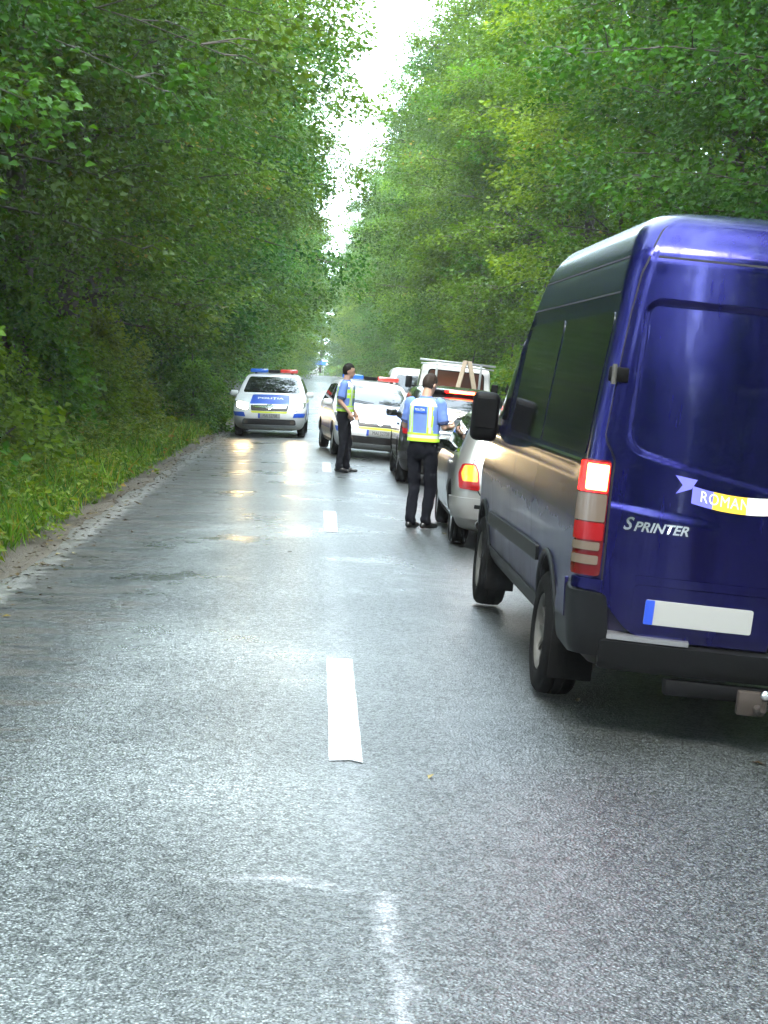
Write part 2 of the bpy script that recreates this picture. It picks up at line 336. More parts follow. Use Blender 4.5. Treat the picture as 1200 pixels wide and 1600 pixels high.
# ------------------------------------------------------------------ ground and road
Y0, Y1 = -120.0, 318.0
def gz(x):
    a = abs(x)
    xs = [0, 2.3, 2.55, 3.1, 3.7, 4.6, 6.5, 12, 60, 2000]; zs = [-0.30, -0.26, -0.098, -0.11, -0.16, -0.06, 0.10, 0.2, 0.3, 0.3]
    return float(np.interp(a, xs, zs))
def build_ground():
    xs = sorted({s * v for s in (-1, 1) for v in (0, 1.2, 2.2, 2.45, 2.6, 2.8, 3.1, 3.4, 3.7, 4.1, 4.6, 5.2, 6.5, 9, 12, 25, 60, 300, 2000)})
    ys = [-2000, -300] + list(np.arange(-120, 8, 8.0)) + list(np.arange(8, 60, 0.8)) + list(np.arange(60, 300, 5.0)) + [300, 301, 309, 310, 330, 500, 2500]
    V, F = [], []
    for y in ys:
        for x in xs:
            z = gz(x)
            a = abs(x)
            if 2.5 < a < 12: z += 0.035 * math.sin(y * 1.7 + x) * math.sin(y * 0.63 + 2 * x) + 0.02 * math.sin(5.1 * y + 3 * x)
            if y > 300.5: z = -0.30 if y < 309.5 else 0.0
            V.append((x, y, z))
    n = len(xs)
    for j in range(len(ys) - 1):
        for i in range(n - 1):
            F.append((j * n + i, j * n + i + 1, (j + 1) * n + i + 1, (j + 1) * n + i))
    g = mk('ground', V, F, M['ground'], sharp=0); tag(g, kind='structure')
build_ground()
def build_road():
    V, F = [], []
    ys = np.concatenate([np.arange(Y0, 4, 3.0), np.arange(4, 60, 0.25), np.arange(60, 300.01, 3.0)])
    nx = 25
    for y in ys:
        jl = 0.08 * math.sin(y * 0.9) * math.sin(y * 0.41 + 1) + 0.02 * math.sin(y * 4.3 + 2) + random.uniform(-0.02, 0.02)
        jr = 0.06 * math.sin(y * 1.3 + 4) + random.uniform(-0.03, 0.03)
        xl, xr = -2.60 + jl, 2.85 + jr
        for i in range(nx):
            x = xl + (xr - xl) * i / (nx - 1)
            V.append((x, y, zr(x)))
        V.append((xr + 0.03, y, zr(xr) - 0.15)); V.append((xl - 0.03, y, zr(xl) - 0.15))
    w = nx + 2
    for j in range(len(ys) - 1):
        for i in range(nx):
            F.append((j * w + i, j * w + i + 1, (j + 1) * w + i + 1, (j + 1) * w + i))
        F.append((j * w + nx + 1, j * w, (j + 1) * w, (j + 1) * w + nx + 1))
    r = mk('road', V, F, M['asphalt'], sharp=0); tag(r, kind='structure')
    # the road that crosses at the far end
    V, F = [], []
    for y in (300.0, 309.5):
        for x in (-60, -10, -3, 0, 3, 10, 60): V.append((x, y, -0.03))
    for i in range(6): F.append((i, i + 1, 8 + i, 7 + i))
    c = mk('crossing_road', V, F, M['asphalt'], sharp=0); tag(c, kind='structure')
build_road()
def dash(y0, y1, w=0.15, xo=0.0, n=14):
    V, F = [], []
    for j in range(n + 1):
        y = y0 + (y1 - y0) * j / n
        for i in range(4):
            x = xo - w / 2 + w * i / 3
            if i in (0, 3): x += random.uniform(-0.0025, 0.0025)
            yy = y + (random.uniform(-0.02, 0.02) if j in (0, n) else 0)
            V.append((x, yy, zr(x) + 0.0045))
    for j in range(n):
        for i in range(3): F.append((j * 4 + i, j * 4 + i + 1, j * 4 + 5 + i, j * 4 + 4 + i))
    return V, F
for (a, b, w) in ((7.87, 10.67, 0.152), (18.9, 21.6, 0.148), (29.6, 32.6, 0.15), (40.8, 43.6, 0.15), (52, 54.8, 0.15), (63, 65.8, 0.15), (74, 76.8, 0.15), (-3.2, -0.4, 0.15)):
    v, f = dash(a, b, w)
    lab = {7.87: 'long white centre line dash nearest the camera beside the blue van', 18.9: 'second nearest white centre line dash, level with the silver hatchback',
           29.6: 'short white centre line dash at the feet of the policeman by the car', 40.8: 'far white centre line dash between the two police cars',
           52: 'distant white dash just beyond the two police cars', 63: 'tiny white dash far along the road, third beyond the police cars', 74: 'faintest white dash farthest along the road'}.get(a, 'white centre line dash behind the camera')
    if a < 0: continue
    o = mk('lane_dash', v, f, M['paint_line'], sharp=0); tag(o, lab, 'road marking', 'dashes of the centre line')

# ------------------------------------------------------------------ leaves
def leaves_mesh(name, C, A, U, ln, wd, tint, mat, fold=0.25):
    """C centres, A leaf axes, U leaf up vectors (all n x 3), ln/wd lengths and widths (n)"""
    n = len(C)
    A = A / np.linalg.norm(A, axis=1, keepdims=True)
    S = np.cross(A, U); S /= np.maximum(np.linalg.norm(S, axis=1, keepdims=True), 1e-6)
    N = np.cross(S, A)
    l, w = ln[:, None], wd[:, None]
    V = np.empty((n, 4, 3))
    V[:, 0] = C - A * l * 0.5
    V[:, 1] = C + S * w * 0.5 - A * l * 0.04 + N * w * fold
    V[:, 2] = C + A * l * 0.5 - N * l * 0.10
    V[:, 3] = C - S * w * 0.5 - A * l * 0.04 + N * w * fold
    me = bpy.data.meshes.new(name)
    me.vertices.add(n * 4); me.vertices.foreach_set('co', V.reshape(-1))
    idx = np.arange(n * 4).reshape(n, 4)
    tri = np.stack([idx[:, [0, 1, 2]], idx[:, [0, 2, 3]]], 1).reshape(-1)
    me.loops.add(n * 6); me.loops.foreach_set('vertex_index', tri.astype(np.int32))
    me.polygons.add(n * 2); me.polygons.foreach_set('loop_start', (np.arange(n * 2) * 3).astype(np.int32))
    me.update(calc_edges=True)
    at = me.attributes.new('tint', 'FLOAT', 'POINT'); at.data.foreach_set('value', np.repeat(tint, 4).astype(np.float32))
    me.materials.append(mat)
    me.validate()
    return me

def make_tree(seed, H, prof, mat, limbs=70, per=9, nleaf=52, leaf=(0.085, 0.13), flat=0.34, droop=0.25, trunk_r=0.2, spray=0.55, zlow=1.5, lean=(0.0, 0.0)):
    """prof: list of (z, crown radius). Returns (trunk mesh, crown mesh)"""
    g = np.random.default_rng(seed)
    zs, rs = zip(*prof)
    wood = []
    tp, tr = [], []
    for k in range(9):
        q = k / 8
        tp.append((lean[0] * q * q * H + 0.15 * math.sin(3 * q + seed), lean[1] * q * q * H + 0.15 * math.cos(2.3 * q + seed), H * 0.96 * q)); tr.append(trunk_r * (1 - q) ** 0.8 + 0.015 + (0.12 * trunk_r if k == 0 else 0))
    wood.append(tube(tp, tr, 8))
    def axis(z): q = z / (H * 0.96); return np.array([np.interp(z, [p[2] for p in tp], [p[0] for p in tp]), np.interp(z, [p[2] for p in tp], [p[1] for p in tp]), z])
    Cc, Aa, Uu, Tt = [], [], [], []
    for i in range(limbs):
        z0 = zlow + (H - zlow - 0.6) * ((i + g.uniform(0, 1)) / limbs) ** 0.9
        az = i * 2.39996 + g.uniform(-0.5, 0.5)
        Rr = np.interp(z0 + 0.6, zs, rs) * g.uniform(0.72, 1.12)
        d = np.array([math.cos(az), math.sin(az), 0.0]); side = np.array([-d[1], d[0], 0.0])
        rise = g.uniform(0.05, 0.85) * (0.6 + 0.8 * z0 / H) * min(1.0, z0 / 4.5 - 0.15); curve = g.uniform(-0.3, 0.3)
        def limb(q, d=d, side=side, Rr=Rr, rise=rise, curve=curve, z0=z0):
            return axis(z0) * np.array([1, 1, 0]) + np.array([0, 0, z0]) + d * Rr * q + side * (curve * q * q + 0.035 * math.sin(9 * q + az)) * Rr + np.array([0, 0, Rr * (rise * q - droop * q * q)])
        pts = [limb(q) for q in (0, 0.15, 0.3, 0.45, 0.6, 0.78, 0.97)]
        r0 = max(0.016, trunk_r * 0.17 * (1 - z0 / H) + 0.008)
        wood.append(tube(pts, [r0, r0 * 0.85, r0 * 0.7, r0 * 0.55, r0 * 0.42, r0 * 0.27, 0.006], 5, cap=False))
        shade = g.uniform(0, 1)
        m = max(4, int(per * 0.78 * (0.5 + Rr / max(rs))))
        for j in range(m):
            q = g.uniform(0.28, 1.0) ** 0.75
            c = limb(q)
            lat = g.choice([-1, 1]) * g.uniform(0.0, 0.42) * Rr * (1.05 - 0.55 * q)
            fwd = abs(lat) * 0.5
            tip = c + side * lat + d * fwd * 0.6 + np.array([0, 0, g.uniform(-0.15, 0.2)])
            if abs(lat) > 0.35: wood.append(tube([c, (c + tip) / 2 + np.array([0, 0, 0.06]), tip], [0.014, 0.010, 0.004], 3, cap=False))
            od = d * 0.8 + side * np.sign(lat) * g.uniform(0.1, 1.1); od /= np.linalg.norm(od)
            os_ = np.array([-od[1], od[0], 0])
            sz = spray * g.uniform(0.7, 1.35)
            n = int(1.35 * nleaf * sz * sz / (spray * spray) * g.uniform(0.75, 1.2))
            u = g.uniform(-1, 1, n); v = g.uniform(-1, 1, n); ok = (u * u + v * v) < 1; u, v = u[ok], v[ok]; n = len(u)
            w = g.normal(0, flat, n)
            tilt = g.uniform(-0.35, 0.60)
            P = tip + od * (u * sz)[:, None] + os_ * (v * sz * 0.75)[:, None]
            P[:, 2] += w * sz - tilt * (u + 1) * sz * 0.6 - 0.25 * sz * v * v
            Cc.append(P)
            a = od[None] * (0.8 + u[:, None]) + os_[None] * v[:, None] * 1.3 + g.normal(0, 0.45, (n, 3)); a[:, 2] -= 0.25
            Aa.append(a)
            up = g.normal(0, 0.6, (n, 3)); up[:, 2] += 0.85; up += 0.5 * d[None]
            Uu.append(up)
            Tt.append(np.clip(0.22 * shade + 0.48 * g.uniform() + g.uniform(0, 0.35, n), 0, 1))
    C, A, U, T = map(np.concatenate, (Cc, Aa, Uu, Tt))
    ln = g.uniform(leaf[0], leaf[1], len(C))
    crown = leaves_mesh('crown', C, A, U, ln, ln * g.uniform(0.58, 0.85, len(C)), T, mat)
    V, F = join(wood)
    me = bpy.data.meshes.new('trunk'); me.from_pydata(V, [], F); me.update(); me.materials.append(M['bark'])
    me.polygons.foreach_set('use_smooth', [True] * len(me.polygons))
    return me, crown
def P_(H, rmax, zl=1.0, rl=0.55):
    return [(0, rmax * rl), (zl, rmax * rl), (H * 0.28, rmax * 0.92), (H * 0.48, rmax), (H * 0.7, rmax * 0.82), (H * 0.88, rmax * 0.48), (H, 0.15 * rmax)]
TREES = [
    make_tree(1, 20, P_(20, 6.6), M['leaf_oak'], 90, 11, 74, leaf=(0.095, 0.15), spray=0.60, trunk_r=0.24),
    make_tree(2, 18, P_(18, 5.6), M['leaf_hornbeam'], 90, 11, 66, leaf=(0.085, 0.135), flat=0.22, droop=0.28, spray=0.55, trunk_r=0.2),
    make_tree(3, 23, P_(23, 6.4), M['leaf_oak'], 94, 11, 74, leaf=(0.095, 0.15), spray=0.62, trunk_r=0.27),
    make_tree(4, 16, P_(16, 5.2, 1.0, 0.7), M['leaf_hornbeam'], 84, 11, 66, leaf=(0.09, 0.14), flat=0.22, droop=0.30, spray=0.55, trunk_r=0.16),
    make_tree(5, 19, P_(19, 6.0, 2.0, 0.35), M['leaf_oak'], 84, 11, 70, leaf=(0.095, 0.15), spray=0.6, zlow=3.2, trunk_r=0.22),
    make_tree(6, 21, P_(21, 6.2, 3.0, 0.45), M['leaf_oak'], 84, 11, 70, leaf=(0.085, 0.135), spray=0.62, zlow=3.4, trunk_r=0.25),
]
BUSH = [
    make_tree(21, 3.0, [(0, 1.2), (1.2, 1.5), (2.2, 1.1), (3.0, 0.3)], M['leaf_hornbeam'], 24, 8, 44, leaf=(0.08, 0.13), spray=0.34, trunk_r=0.05, zlow=0.15),
    make_tree(22, 2.2, [(0, 1.0), (0.9, 1.3), (1.7, 0.9), (2.2, 0.2)], M['leaf_weed'], 20, 8, 40, leaf=(0.08, 0.12), spray=0.30, trunk_r=0.035, zlow=0.1),
]
tree_no = [0]
def place_tree(kind, x, y, s=1.0, rz=None, label=None, group=None, name='tree', cat='tree', lib=None):
    tm, cm = (lib or TREES)[kind]
    root = empty(name, (x, y, gz(x) - 0.05), (0, 0, random.uniform(0, 6.28) if rz is None else rz), label, cat, group)
    root.scale = (s, s, s * random.uniform(0.94, 1.06))
    for nm, me in (('trunk', tm), ('crown', cm)):
        o = bpy.data.objects.new(nm, me); col.objects.link(o); o.parent = root
    return root
ORD = ['nearest', 'second nearest', 'third nearest', 'fourth nearest', 'fifth nearest', 'sixth nearest', 'seventh nearest', 'eighth nearest', 'ninth nearest', 'tenth nearest', 'eleventh nearest', 'twelfth nearest']
def row(side, x, y0, y1, step, kinds, jx, label, group, s=(0.88, 1.12)):
    y = y0; k = 0
    while y < y1:
        place_tree(random.choice(kinds), side * (x + random.uniform(-jx, jx)), y + random.uniform(-0.3, 0.3) * step, random.uniform(*s), None, label.replace('#', ORD[min(k, 11)]), group)
        y += step; k += 1
LG, RG = 'trees of the forest edge left of the road', 'trees of the forest edge right of the road'
row(-1, 6.9, 19, 42, 5.0, (4, 5, 5, 4), 0.7, 'tall leafy tree, # to the camera in the forest edge left of the road', LG)
row(-1, 6.7, 44, 60, 5.2, (2, 0, 2), 0.4, 'tall leafy tree overhanging the road, # to the police car on the left side', LG, (1.0, 1.15))
row(-1, 6.4, 60, 170, 6.6, (0, 1, 2, 3), 0.8, 'hazy leafy tree in the far forest edge left of the road', LG)
row(-1, 5.9, 170, 300, 8.0, (0, 1, 2, 3), 0.6, 'hazy leafy tree in the far forest edge left of the road', LG)
row(1, 9.0, 20, 62, 5.2, (0, 1, 3, 1), 0.8, 'tall leafy tree, # to the camera in the forest edge right of the road', RG)
row(1, 8.0, 62, 170, 6.6, (0, 1, 2, 3), 0.8, 'hazy leafy tree in the far forest edge right of the road', RG)
row(1, 7.0, 170, 300, 8.0, (0, 1, 2, 3), 0.6, 'hazy leafy tree in the far forest edge right of the road', RG)
row(-1, 12.5, 21, 46, 6.2, (0, 2, 4), 1.5, 'shaded tree, # to the camera in the second row left of the road', LG)
row(1, 14.5, 26, 46, 7, (0, 2, 1), 1.5, 'shaded tree, # to the camera in the second row right of the road', RG)
for i, x in enumerate(np.arange(-11, 16, 5.5)):
    place_tree((3, 0, 1, 3)[i % 4], x, 320 + random.uniform(-2, 2), random.uniform(0.85, 1.0), None, 'pale hazy tree closing the view beyond the far road junction', 'trees beyond the junction')
# the forest goes on round the camera: the van's paint and windows mirror it
for sgn, xx in ((-1, 7.2), (1, 8.6)):
    for y in np.concatenate([np.arange(-170, -20, 10.0), np.arange(-18, 18, 8.5)]):
        place_tree(random.choice((0, 2, 1)), sgn * (xx - (1.2 if y < -20 else 0) + random.uniform(-0.6, 0.6)), y, random.uniform(0.9, 1.1), None,
                   'tree of the forest %s beside the camera, mirrored in the blue van' % ('left' if sgn < 0 else 'right'), 'trees mirrored in the van')
# the depth of the wood behind the edge trees, a mass in which no tree can be told apart
def wood_mass(name, label, quads, n, seed, zmax=17.0):
    g = np.random.default_rng(seed); C = []
    for (xa, ya, xb, yb, dep) in quads:
        k = int(n * math.hypot(xb - xa, yb - ya) / sum(math.hypot(q[2] - q[0], q[3] - q[1]) for q in quads))
        t = g.uniform(0, 1, k); nx_, ny_ = -(yb - ya), (xb - xa); l = math.hypot(nx_, ny_); o = dep * g.uniform(0, 1, k)
        C.append(np.stack([xa + (xb - xa) * t + nx_ / l * o, ya + (yb - ya) * t + ny_ / l * o, g.uniform(0, 1, k) ** 0.85 * zmax * (0.8 + 0.2 * np.sin(t * 37 + 1.7 * np.sin(t * 91)))], 1))
    C = np.concatenate(C); k = len(C)
    A = g.normal(0, 1, (k, 3)); A[:, 2] *= 0.3; U = g.normal(0, 0.7, (k, 3)); U[:, 2] += 0.7
    ln = g.uniform(0.30, 0.75, k)
    me = leaves_mesh(name, C, A, U, ln, ln * 0.75, g.uniform(0, 0.8, k), M['leaf_oak'])
    o = link(name, me, None, None, False); tag(o, label, 'forest', kind='stuff')
wood_mass('forest_depth', 'dark depth of the wood behind the left edge trees', [(-17, 300, -17, 10, -7)], 26000, 31)
wood_mass('forest_depth', 'dark depth of the wood behind the right edge trees', [(19, 10, 19, 300, -7)], 26000, 32)
wood_mass('forest_depth', 'black depth of the wood close behind the left edge trees', [(-11, 90, -11, 8, -9)], 16000, 34, 16.0)
wood_mass('forest_depth', 'dark depth of the wood close behind the right edge trees', [(13.5, 8, 13.5, 90, -8)], 13000, 35, 16.0)
wood_mass('forest_depth', 'wood on both sides of the road behind the camera', [(-7.5, 8, -7.5, -170, -7), (9.5, -170, 9.5, 8, -7)], 26000, 36, 17.0)
wood_mass('forest_depth', 'pale wood far beyond the road junction', [(-28, 327, 28, 327, 9)], 24000, 33, 15.0)
# bushes
bl = [(-5.9, 21.5, 0, 1.25, 'dark leafy bush under the trees at the left edge of the view', BUSH), (-6.3, 25.5, 0, 1.35, 'tall dark bush in the left wood, second from the view edge', BUSH), (-6.0, 34.0, 0, 1.2, 'dark bush in the left wood beyond the first trunks', BUSH), (-5.6, 42.0, 0, 1.1, 'bush under the overhanging trees just left of the bush by the police car', BUSH),
      (-3.45, 45.2, 0, 0.72, 'round leafy bush beside the left police car', BUSH), (-5.2, 38, 0, 0.85, 'leafy bush on the left verge, nearer than the one by the police car', BUSH),
      (-5.6, 30, 0, 0.8, 'dark low bush under the trees on the left verge', BUSH), (-5.0, 56, 0, 1.0, 'bush on the left verge just behind the left police car', BUSH),
      (5.2, 52, 1, 1.25, 'yellow green bush behind the cab of the white pickup truck', BUSH), (5.0, 60, 1, 1.3, 'yellow green bush above the roof of the distant white van', BUSH),
      (6.0, 45, 0, 1.0, 'leafy bush right of the white pickup truck', BUSH), (5.4, 68, 0, 1.2, 'bush farther along the right verge beyond the white van', BUSH),
      (-5.2, 70, 1, 1.2, 'hazy bush on the left verge beyond the police car', BUSH), (5.2, 78, 1, 1.3, 'hazy bush farthest along the right verge', BUSH),
      (6.4, 36, 0, 1.0, 'leafy bush right of the dark hatchback, behind the van mirror', BUSH), (2.6, 318, 1, 2.2, 'pale yellow green bush behind the blue road sign', BUSH)]
for x, y, k, s, lab, lib in bl:
    place_tree(k, x, y, s, None, lab, 'bushes on the verge', 'bush', 'bush', lib)

# ------------------------------------------------------------------ verge plants (nobody could count them)
def weeds(name, label, x0, x1, ya, yb, n, seed, hgt=(0.12, 0.55)):
    g = np.random.default_rng(seed)
    Cc, Aa, Uu, Tt, Ll = [], [], [], [], []
    for i in range(n):
        y = ya + (yb - ya) * g.uniform() ** 1.25
        q = g.beta(1.1, 1.0); x = x0 + (x1 - x0) * q
        edge = 0.16 * math.sin(y * 1.3) + 0.12 * math.sin(y * 3.1 + 1)
        x = x + edge * (1 if x0 > 0 else -1) * 0.8
        h = g.uniform(*hgt) * (0.45 + 0.9 * q) * (0.75 + 0.5 * math.sin(y * 0.9 + 2 * x) ** 2)
        base = np.array([x, y, gz(x) + 0.02])
        k = int(5 + 12 * h); ln = g.normal(0, 0.12, 2)
        z = g.uniform(0.15, 1.0, k) * h
        az = g.uniform(0, 6.28, k); r = g.uniform(0.03, 0.12, k) + 0.03
        P = base[None] + np.stack([np.cos(az) * r + ln[0] * z, np.sin(az) * r + ln[1] * z, z], 1)
        Cc.append(P); a = np.stack([np.cos(az), np.sin(az), g.uniform(-0.5, 0.35, k)], 1); Aa.append(a)
        up = g.normal(0, 0.35, (k, 3)); up[:, 2] += 1; Uu.append(up)
        Tt.append(np.clip(g.uniform(0, 0.5) + g.uniform(0, 0.5, k), 0, 1)); Ll.append(g.uniform(0.055, 0.12, k) * (0.8 + 0.5 * h))
    C, A, U, T, Ln = map(np.concatenate, (Cc, Aa, Uu, Tt, Ll))
    me = leaves_mesh(name, C, A, U, Ln, Ln * np.random.default_rng(seed + 1).uniform(0.5, 0.85, len(Ln)), T, M['leaf_weed'])
    o = link(name, me, None, None, False); tag(o, label, 'weeds', kind='stuff')
def grass(name, label, x0, x1, ya, yb, n, seed):
    g = np.random.default_rng(seed)
    y = ya + (yb - ya) * g.uniform(0, 1, n) ** 1.2; x = x0 + (x1 - x0) * g.uniform(0, 1, n)
    L_ = g.uniform(0.15, 0.62, n) * g.uniform(0.5, 1.0, n); z = np.array([gz(v) for v in x]) + L_ * 0.45
    A = np.stack([g.normal(0, 0.4, n), g.normal(0, 0.4, n), np.ones(n)], 1); U = g.normal(0, 1, (n, 3)); U[:, 2] *= 0.1
    me = leaves_mesh(name, np.stack([x, y, z], 1), A, U, L_, np.full(n, 0.012), g.uniform(0, 1, n), M['leaf_weed'], 0.05)
    o = link(name, me, None, None, False); tag(o, label, 'grass', kind='stuff')
weeds('verge_weeds', 'yellow green broad leaved weeds on the left verge', -2.85, -7.2, 8, 75, 13000, 5, (0.18, 0.75))
weeds('verge_weeds', 'weeds on the right verge behind the parked vehicles', 3.5, 8.0, 16, 80, 3500, 6)
weeds('forest_undergrowth', 'low dark undergrowth on the forest floor left', -7.0, -15.0, 15, 60, 2500, 9, (0.2, 0.9))
grass('verge_grass', 'thin grass blades between the weeds of the left verge', -2.85, -5.0, 10, 70, 24000, 7)

# fallen leaves and twigs washed along the left road edge
def litter(n, seed):
    g = np.random.default_rng(seed)
    y = 7 + 45 * g.uniform(0, 1, n) ** 1.6; x = -2.75 + np.abs(g.normal(0, 0.26, n)); x = np.where(g.uniform(0, 1, n) < 0.012, g.uniform(-2.4, 2.6, n), x)
    C = np.stack([x, y, np.array([max(zr(v), gz(v)) for v in x]) + 0.009], 1)
    A = g.normal(0, 1, (n, 3)); A[:, 2] *= 0.08; U = g.normal(0, 0.15, (n, 3)); U[:, 2] += 1
    ln = g.uniform(0.03, 0.08, n)
    me = leaves_mesh('leaf_litter', C, A, U, ln, ln * g.uniform(0.3, 0.7, n), g.uniform(0, 1, n), M['leaf_dead'], 0.12)
    o = link('leaf_litter', me, None, None, False); tag(o, 'fallen leaves and bits scattered on the wet road edge', 'leaves', kind='stuff')
M['leaf_dead'] = leafmat('leaf_dead', (0.020, 0.014, 0.008), (0.085, 0.060, 0.022), 0.1, 0.4, (0.16, 0.13, 0.03), 0.15)
litter(1500, 44)
# ------------------------------------------------------------------ lofted vehicle bodies
def pchip(xs, ys, x):
    xs = np.asarray(xs, float); ys = np.asarray(ys, float); x = np.asarray(x, float)
    h = np.diff(xs); dl = np.diff(ys) / h; n = len(xs); d = np.zeros(n)
    for i in range(1, n - 1):
        if dl[i - 1] * dl[i] > 0:
            w1 = 2 * h[i] + h[i - 1]; w2 = h[i] + 2 * h[i - 1]; d[i] = (w1 + w2) / (w1 / dl[i - 1] + w2 / dl[i])
    d[0], d[-1] = dl[0], dl[-1]
    k = np.clip(np.searchsorted(xs, x, 'right') - 1, 0, n - 2); t = (x - xs[k]) / h[k]
    return ((1 + 2 * t) * (1 - t) ** 2 * ys[k] + t * (1 - t) ** 2 * h[k] * d[k] + t * t * (3 - 2 * t) * ys[k + 1] + t * t * (t - 1) * h[k] * d[k + 1])
class Body:
    """a shell lofted through plan outlines: levels of (z, y of the rear, y of the front, half width, rear corner radius, front corner radius)"""
    def __init__(s, levels, bow_r=0.05, bow_f=0.10, nl=60, disp=None):
        L_ = np.array(levels, float); idx = np.arange(len(L_)); q = np.linspace(0, len(L_) - 1, nl)
        s.z = pchip(idx, L_[:, 0], q); s.c = [pchip(idx, L_[:, k], q) for k in range(1, 6)]
        s.br, s.bf, s.disp = bow_r, bow_f, disp
    def par(s, z):
        return [float(np.interp(z, s.z, c)) for c in s.c]
    def half_outline(s, z, sgn, nR=8, nC=6, nS=40, nF=8):
        yr, yf, hw, rr, rf = s.par(z)
        rr = min(rr, hw * 0.9, (yf - yr) * 0.45); rf = min(rf, hw * 0.9, (yf - yr) * 0.45)
        pts = []
        for i in range(nR):
            x = (hw - rr) * i / nR; pts.append((x, yr + s.br * (x / hw) ** 2))
        cyr = yr + s.br * ((hw - rr) / hw) ** 2 + rr
        for i in range(nC):
            a = math.pi / 2 * i / nC; pts.append((hw - rr + rr * math.sin(a), cyr - rr * math.cos(a)))
        cyf = yf - s.bf * ((hw - rf) / hw) ** 2 - rf
        for i in range(nS):
            y = cyr + (cyf - cyr) * i / nS
            pts.append((hw - (s.disp(y, z) if s.disp else 0), y))
        for i in range(nC):
            a = math.pi / 2 * i / nC; pts.append((hw - rf + rf * math.cos(a), cyf + rf * math.sin(a)))
        for i in range(nF + 1):
            x = (hw - rf) * (1 - i / nF); pts.append((x, yf - s.bf * (x / hw) ** 2))
        return [(sgn * a, b) for a, b in pts]
    def shell(s, **kw):
        V, F = [], []
        n = None
        for z in s.z:
            l = s.half_outline(z, -1, **kw); r = s.half_outline(z, 1, **kw)
            loop = r + l[::-1][1:-1]
            n = len(loop); V += [(x, y, z) for x, y in loop]
        for j in range(len(s.z) - 1):
            for i in range(n):
                F.append((j * n + i, j * n + (i + 1) % n, (j + 1) * n + (i + 1) % n, (j + 1) * n + i))
        F.append(tuple(range(n - 1, -1, -1))); b = (len(s.z) - 1) * n
        F.append(tuple(b + i for i in range(n)))
        return V, F
    # mappers from a flat (u, v) to the surface
    def side(s, sgn):
        def f(y, z):
            yr, yf, hw, rr, rf = s.par(z); x = hw
            rr = min(rr, hw * 0.9); rf = min(rf, hw * 0.9)
            cyr = yr + s.br * ((hw - rr) / hw) ** 2 + rr; cyf = yf - s.bf * ((hw - rf) / hw) ** 2 - rf
            if y < cyr: x = hw - rr + math.sqrt(max(0, rr * rr - (cyr - y) ** 2))
            elif y > cyf: x = hw - rf + math.sqrt(max(0, rf * rf - (y - cyf) ** 2))
            elif s.disp: x -= s.disp(y, z)
            return Vector((sgn * x, y, z))
        return f
    def rear(s):
        def f(x, z):
            yr, yf, hw, rr, rf = s.par(z); a = abs(x); rr = min(rr, hw * 0.9)
            y = yr + s.br * (min(a, hw - rr) / hw) ** 2
            if a > hw - rr: y += rr - math.sqrt(max(0, rr * rr - min(rr, a - hw + rr) ** 2))
            return Vector((x, y, z))
        return f
    def front(s):
        def f(x, z):
            yr, yf, hw, rr, rf = s.par(z); a = abs(x); rf = min(rf, hw * 0.9)
            y = yf - s.bf * (min(a, hw - rf) / hw) ** 2
            if a > hw - rf: y -= rf - math.sqrt(max(0, rf * rf - min(rf, a - hw + rf) ** 2))
            return Vector((x, y, z))
        return f
    def hood(s):
        f0 = s.front()
        def f(x, y):
            lo, hi = s.z[0], s.z[-1]; lo = 0.62
            for _ in range(26):
                m = (lo + hi) / 2
                if f0(x, m).y > y: lo = m
                else: hi = m
            return f0(x, (lo + hi) / 2)
        return f
    def wrap(s, sgn):
        """(arc length from the middle of the rear round the corner and along the side, z)"""
        def f(q, z):
            yr, yf, hw, rr, rf = s.par(z); rr = min(rr, hw * 0.9)
            a = hw - rr; arc = rr * math.pi / 2; cyr = yr + s.br * (a / hw) ** 2 + rr
            if q < a: return Vector((sgn * q, yr + s.br * (q / hw) ** 2, z))
            if q < a + arc:
                t = (q - a) / rr; return Vector((sgn * (a + rr * math.sin(t)), cyr - rr * math.cos(t), z))
            y = cyr + q - a - arc
            return Vector((sgn * (hw - (s.disp(y, z) if s.disp else 0)), y, z))
        return f
    def wrapf(s, sgn):
        def f(q, z):
            yr, yf, hw, rr, rf = s.par(z); rf = min(rf, hw * 0.9)
            a = hw - rf; arc = rf * math.pi / 2; cyf = yf - s.bf * (a / hw) ** 2 - rf
            if q < a: return Vector((sgn * q, yf - s.bf * (q / hw) ** 2, z))
            if q < a + arc:
                t = (q - a) / rf; return Vector((sgn * (a + rf * math.sin(t)), cyf + rf * math.cos(t), z))
            return Vector((sgn * hw, cyf - (q - a - arc), z))
        return f
def rounded(poly, r, n=4):
    """round the corners of a convex polygon; r a radius or a list of radii"""
    out = []; m = len(poly)
    rs = r if isinstance(r, (list, tuple)) else [r] * m
    for i in range(m):
        p = Vector(poly[i]); a = Vector(poly[i - 1]) - p; b = Vector(poly[(i + 1) % m]) - p
        q = min(rs[i], a.length * 0.48, b.length * 0.48)
        if q <= 0: out.append(tuple(p)); continue
        p0 = p + a.normalized() * q; p1 = p + b.normalized() * q
        for k in range(n + 1):
            t = k / n; w = p0 * (1 - t) ** 2 + p * 2 * t * (1 - t) + p1 * t * t; out.append((w.x, w.y))
    return out
def normal_at(f, u, v, out):
    e = 0.004
    n = (f(u + e, v) - f(u - e, v)).cross(f(u, v + e) - f(u, v - e))
    if n.length < 1e-9: n = out.copy()
    n.normalize()
    return n if n.dot(out) >= 0 else -n
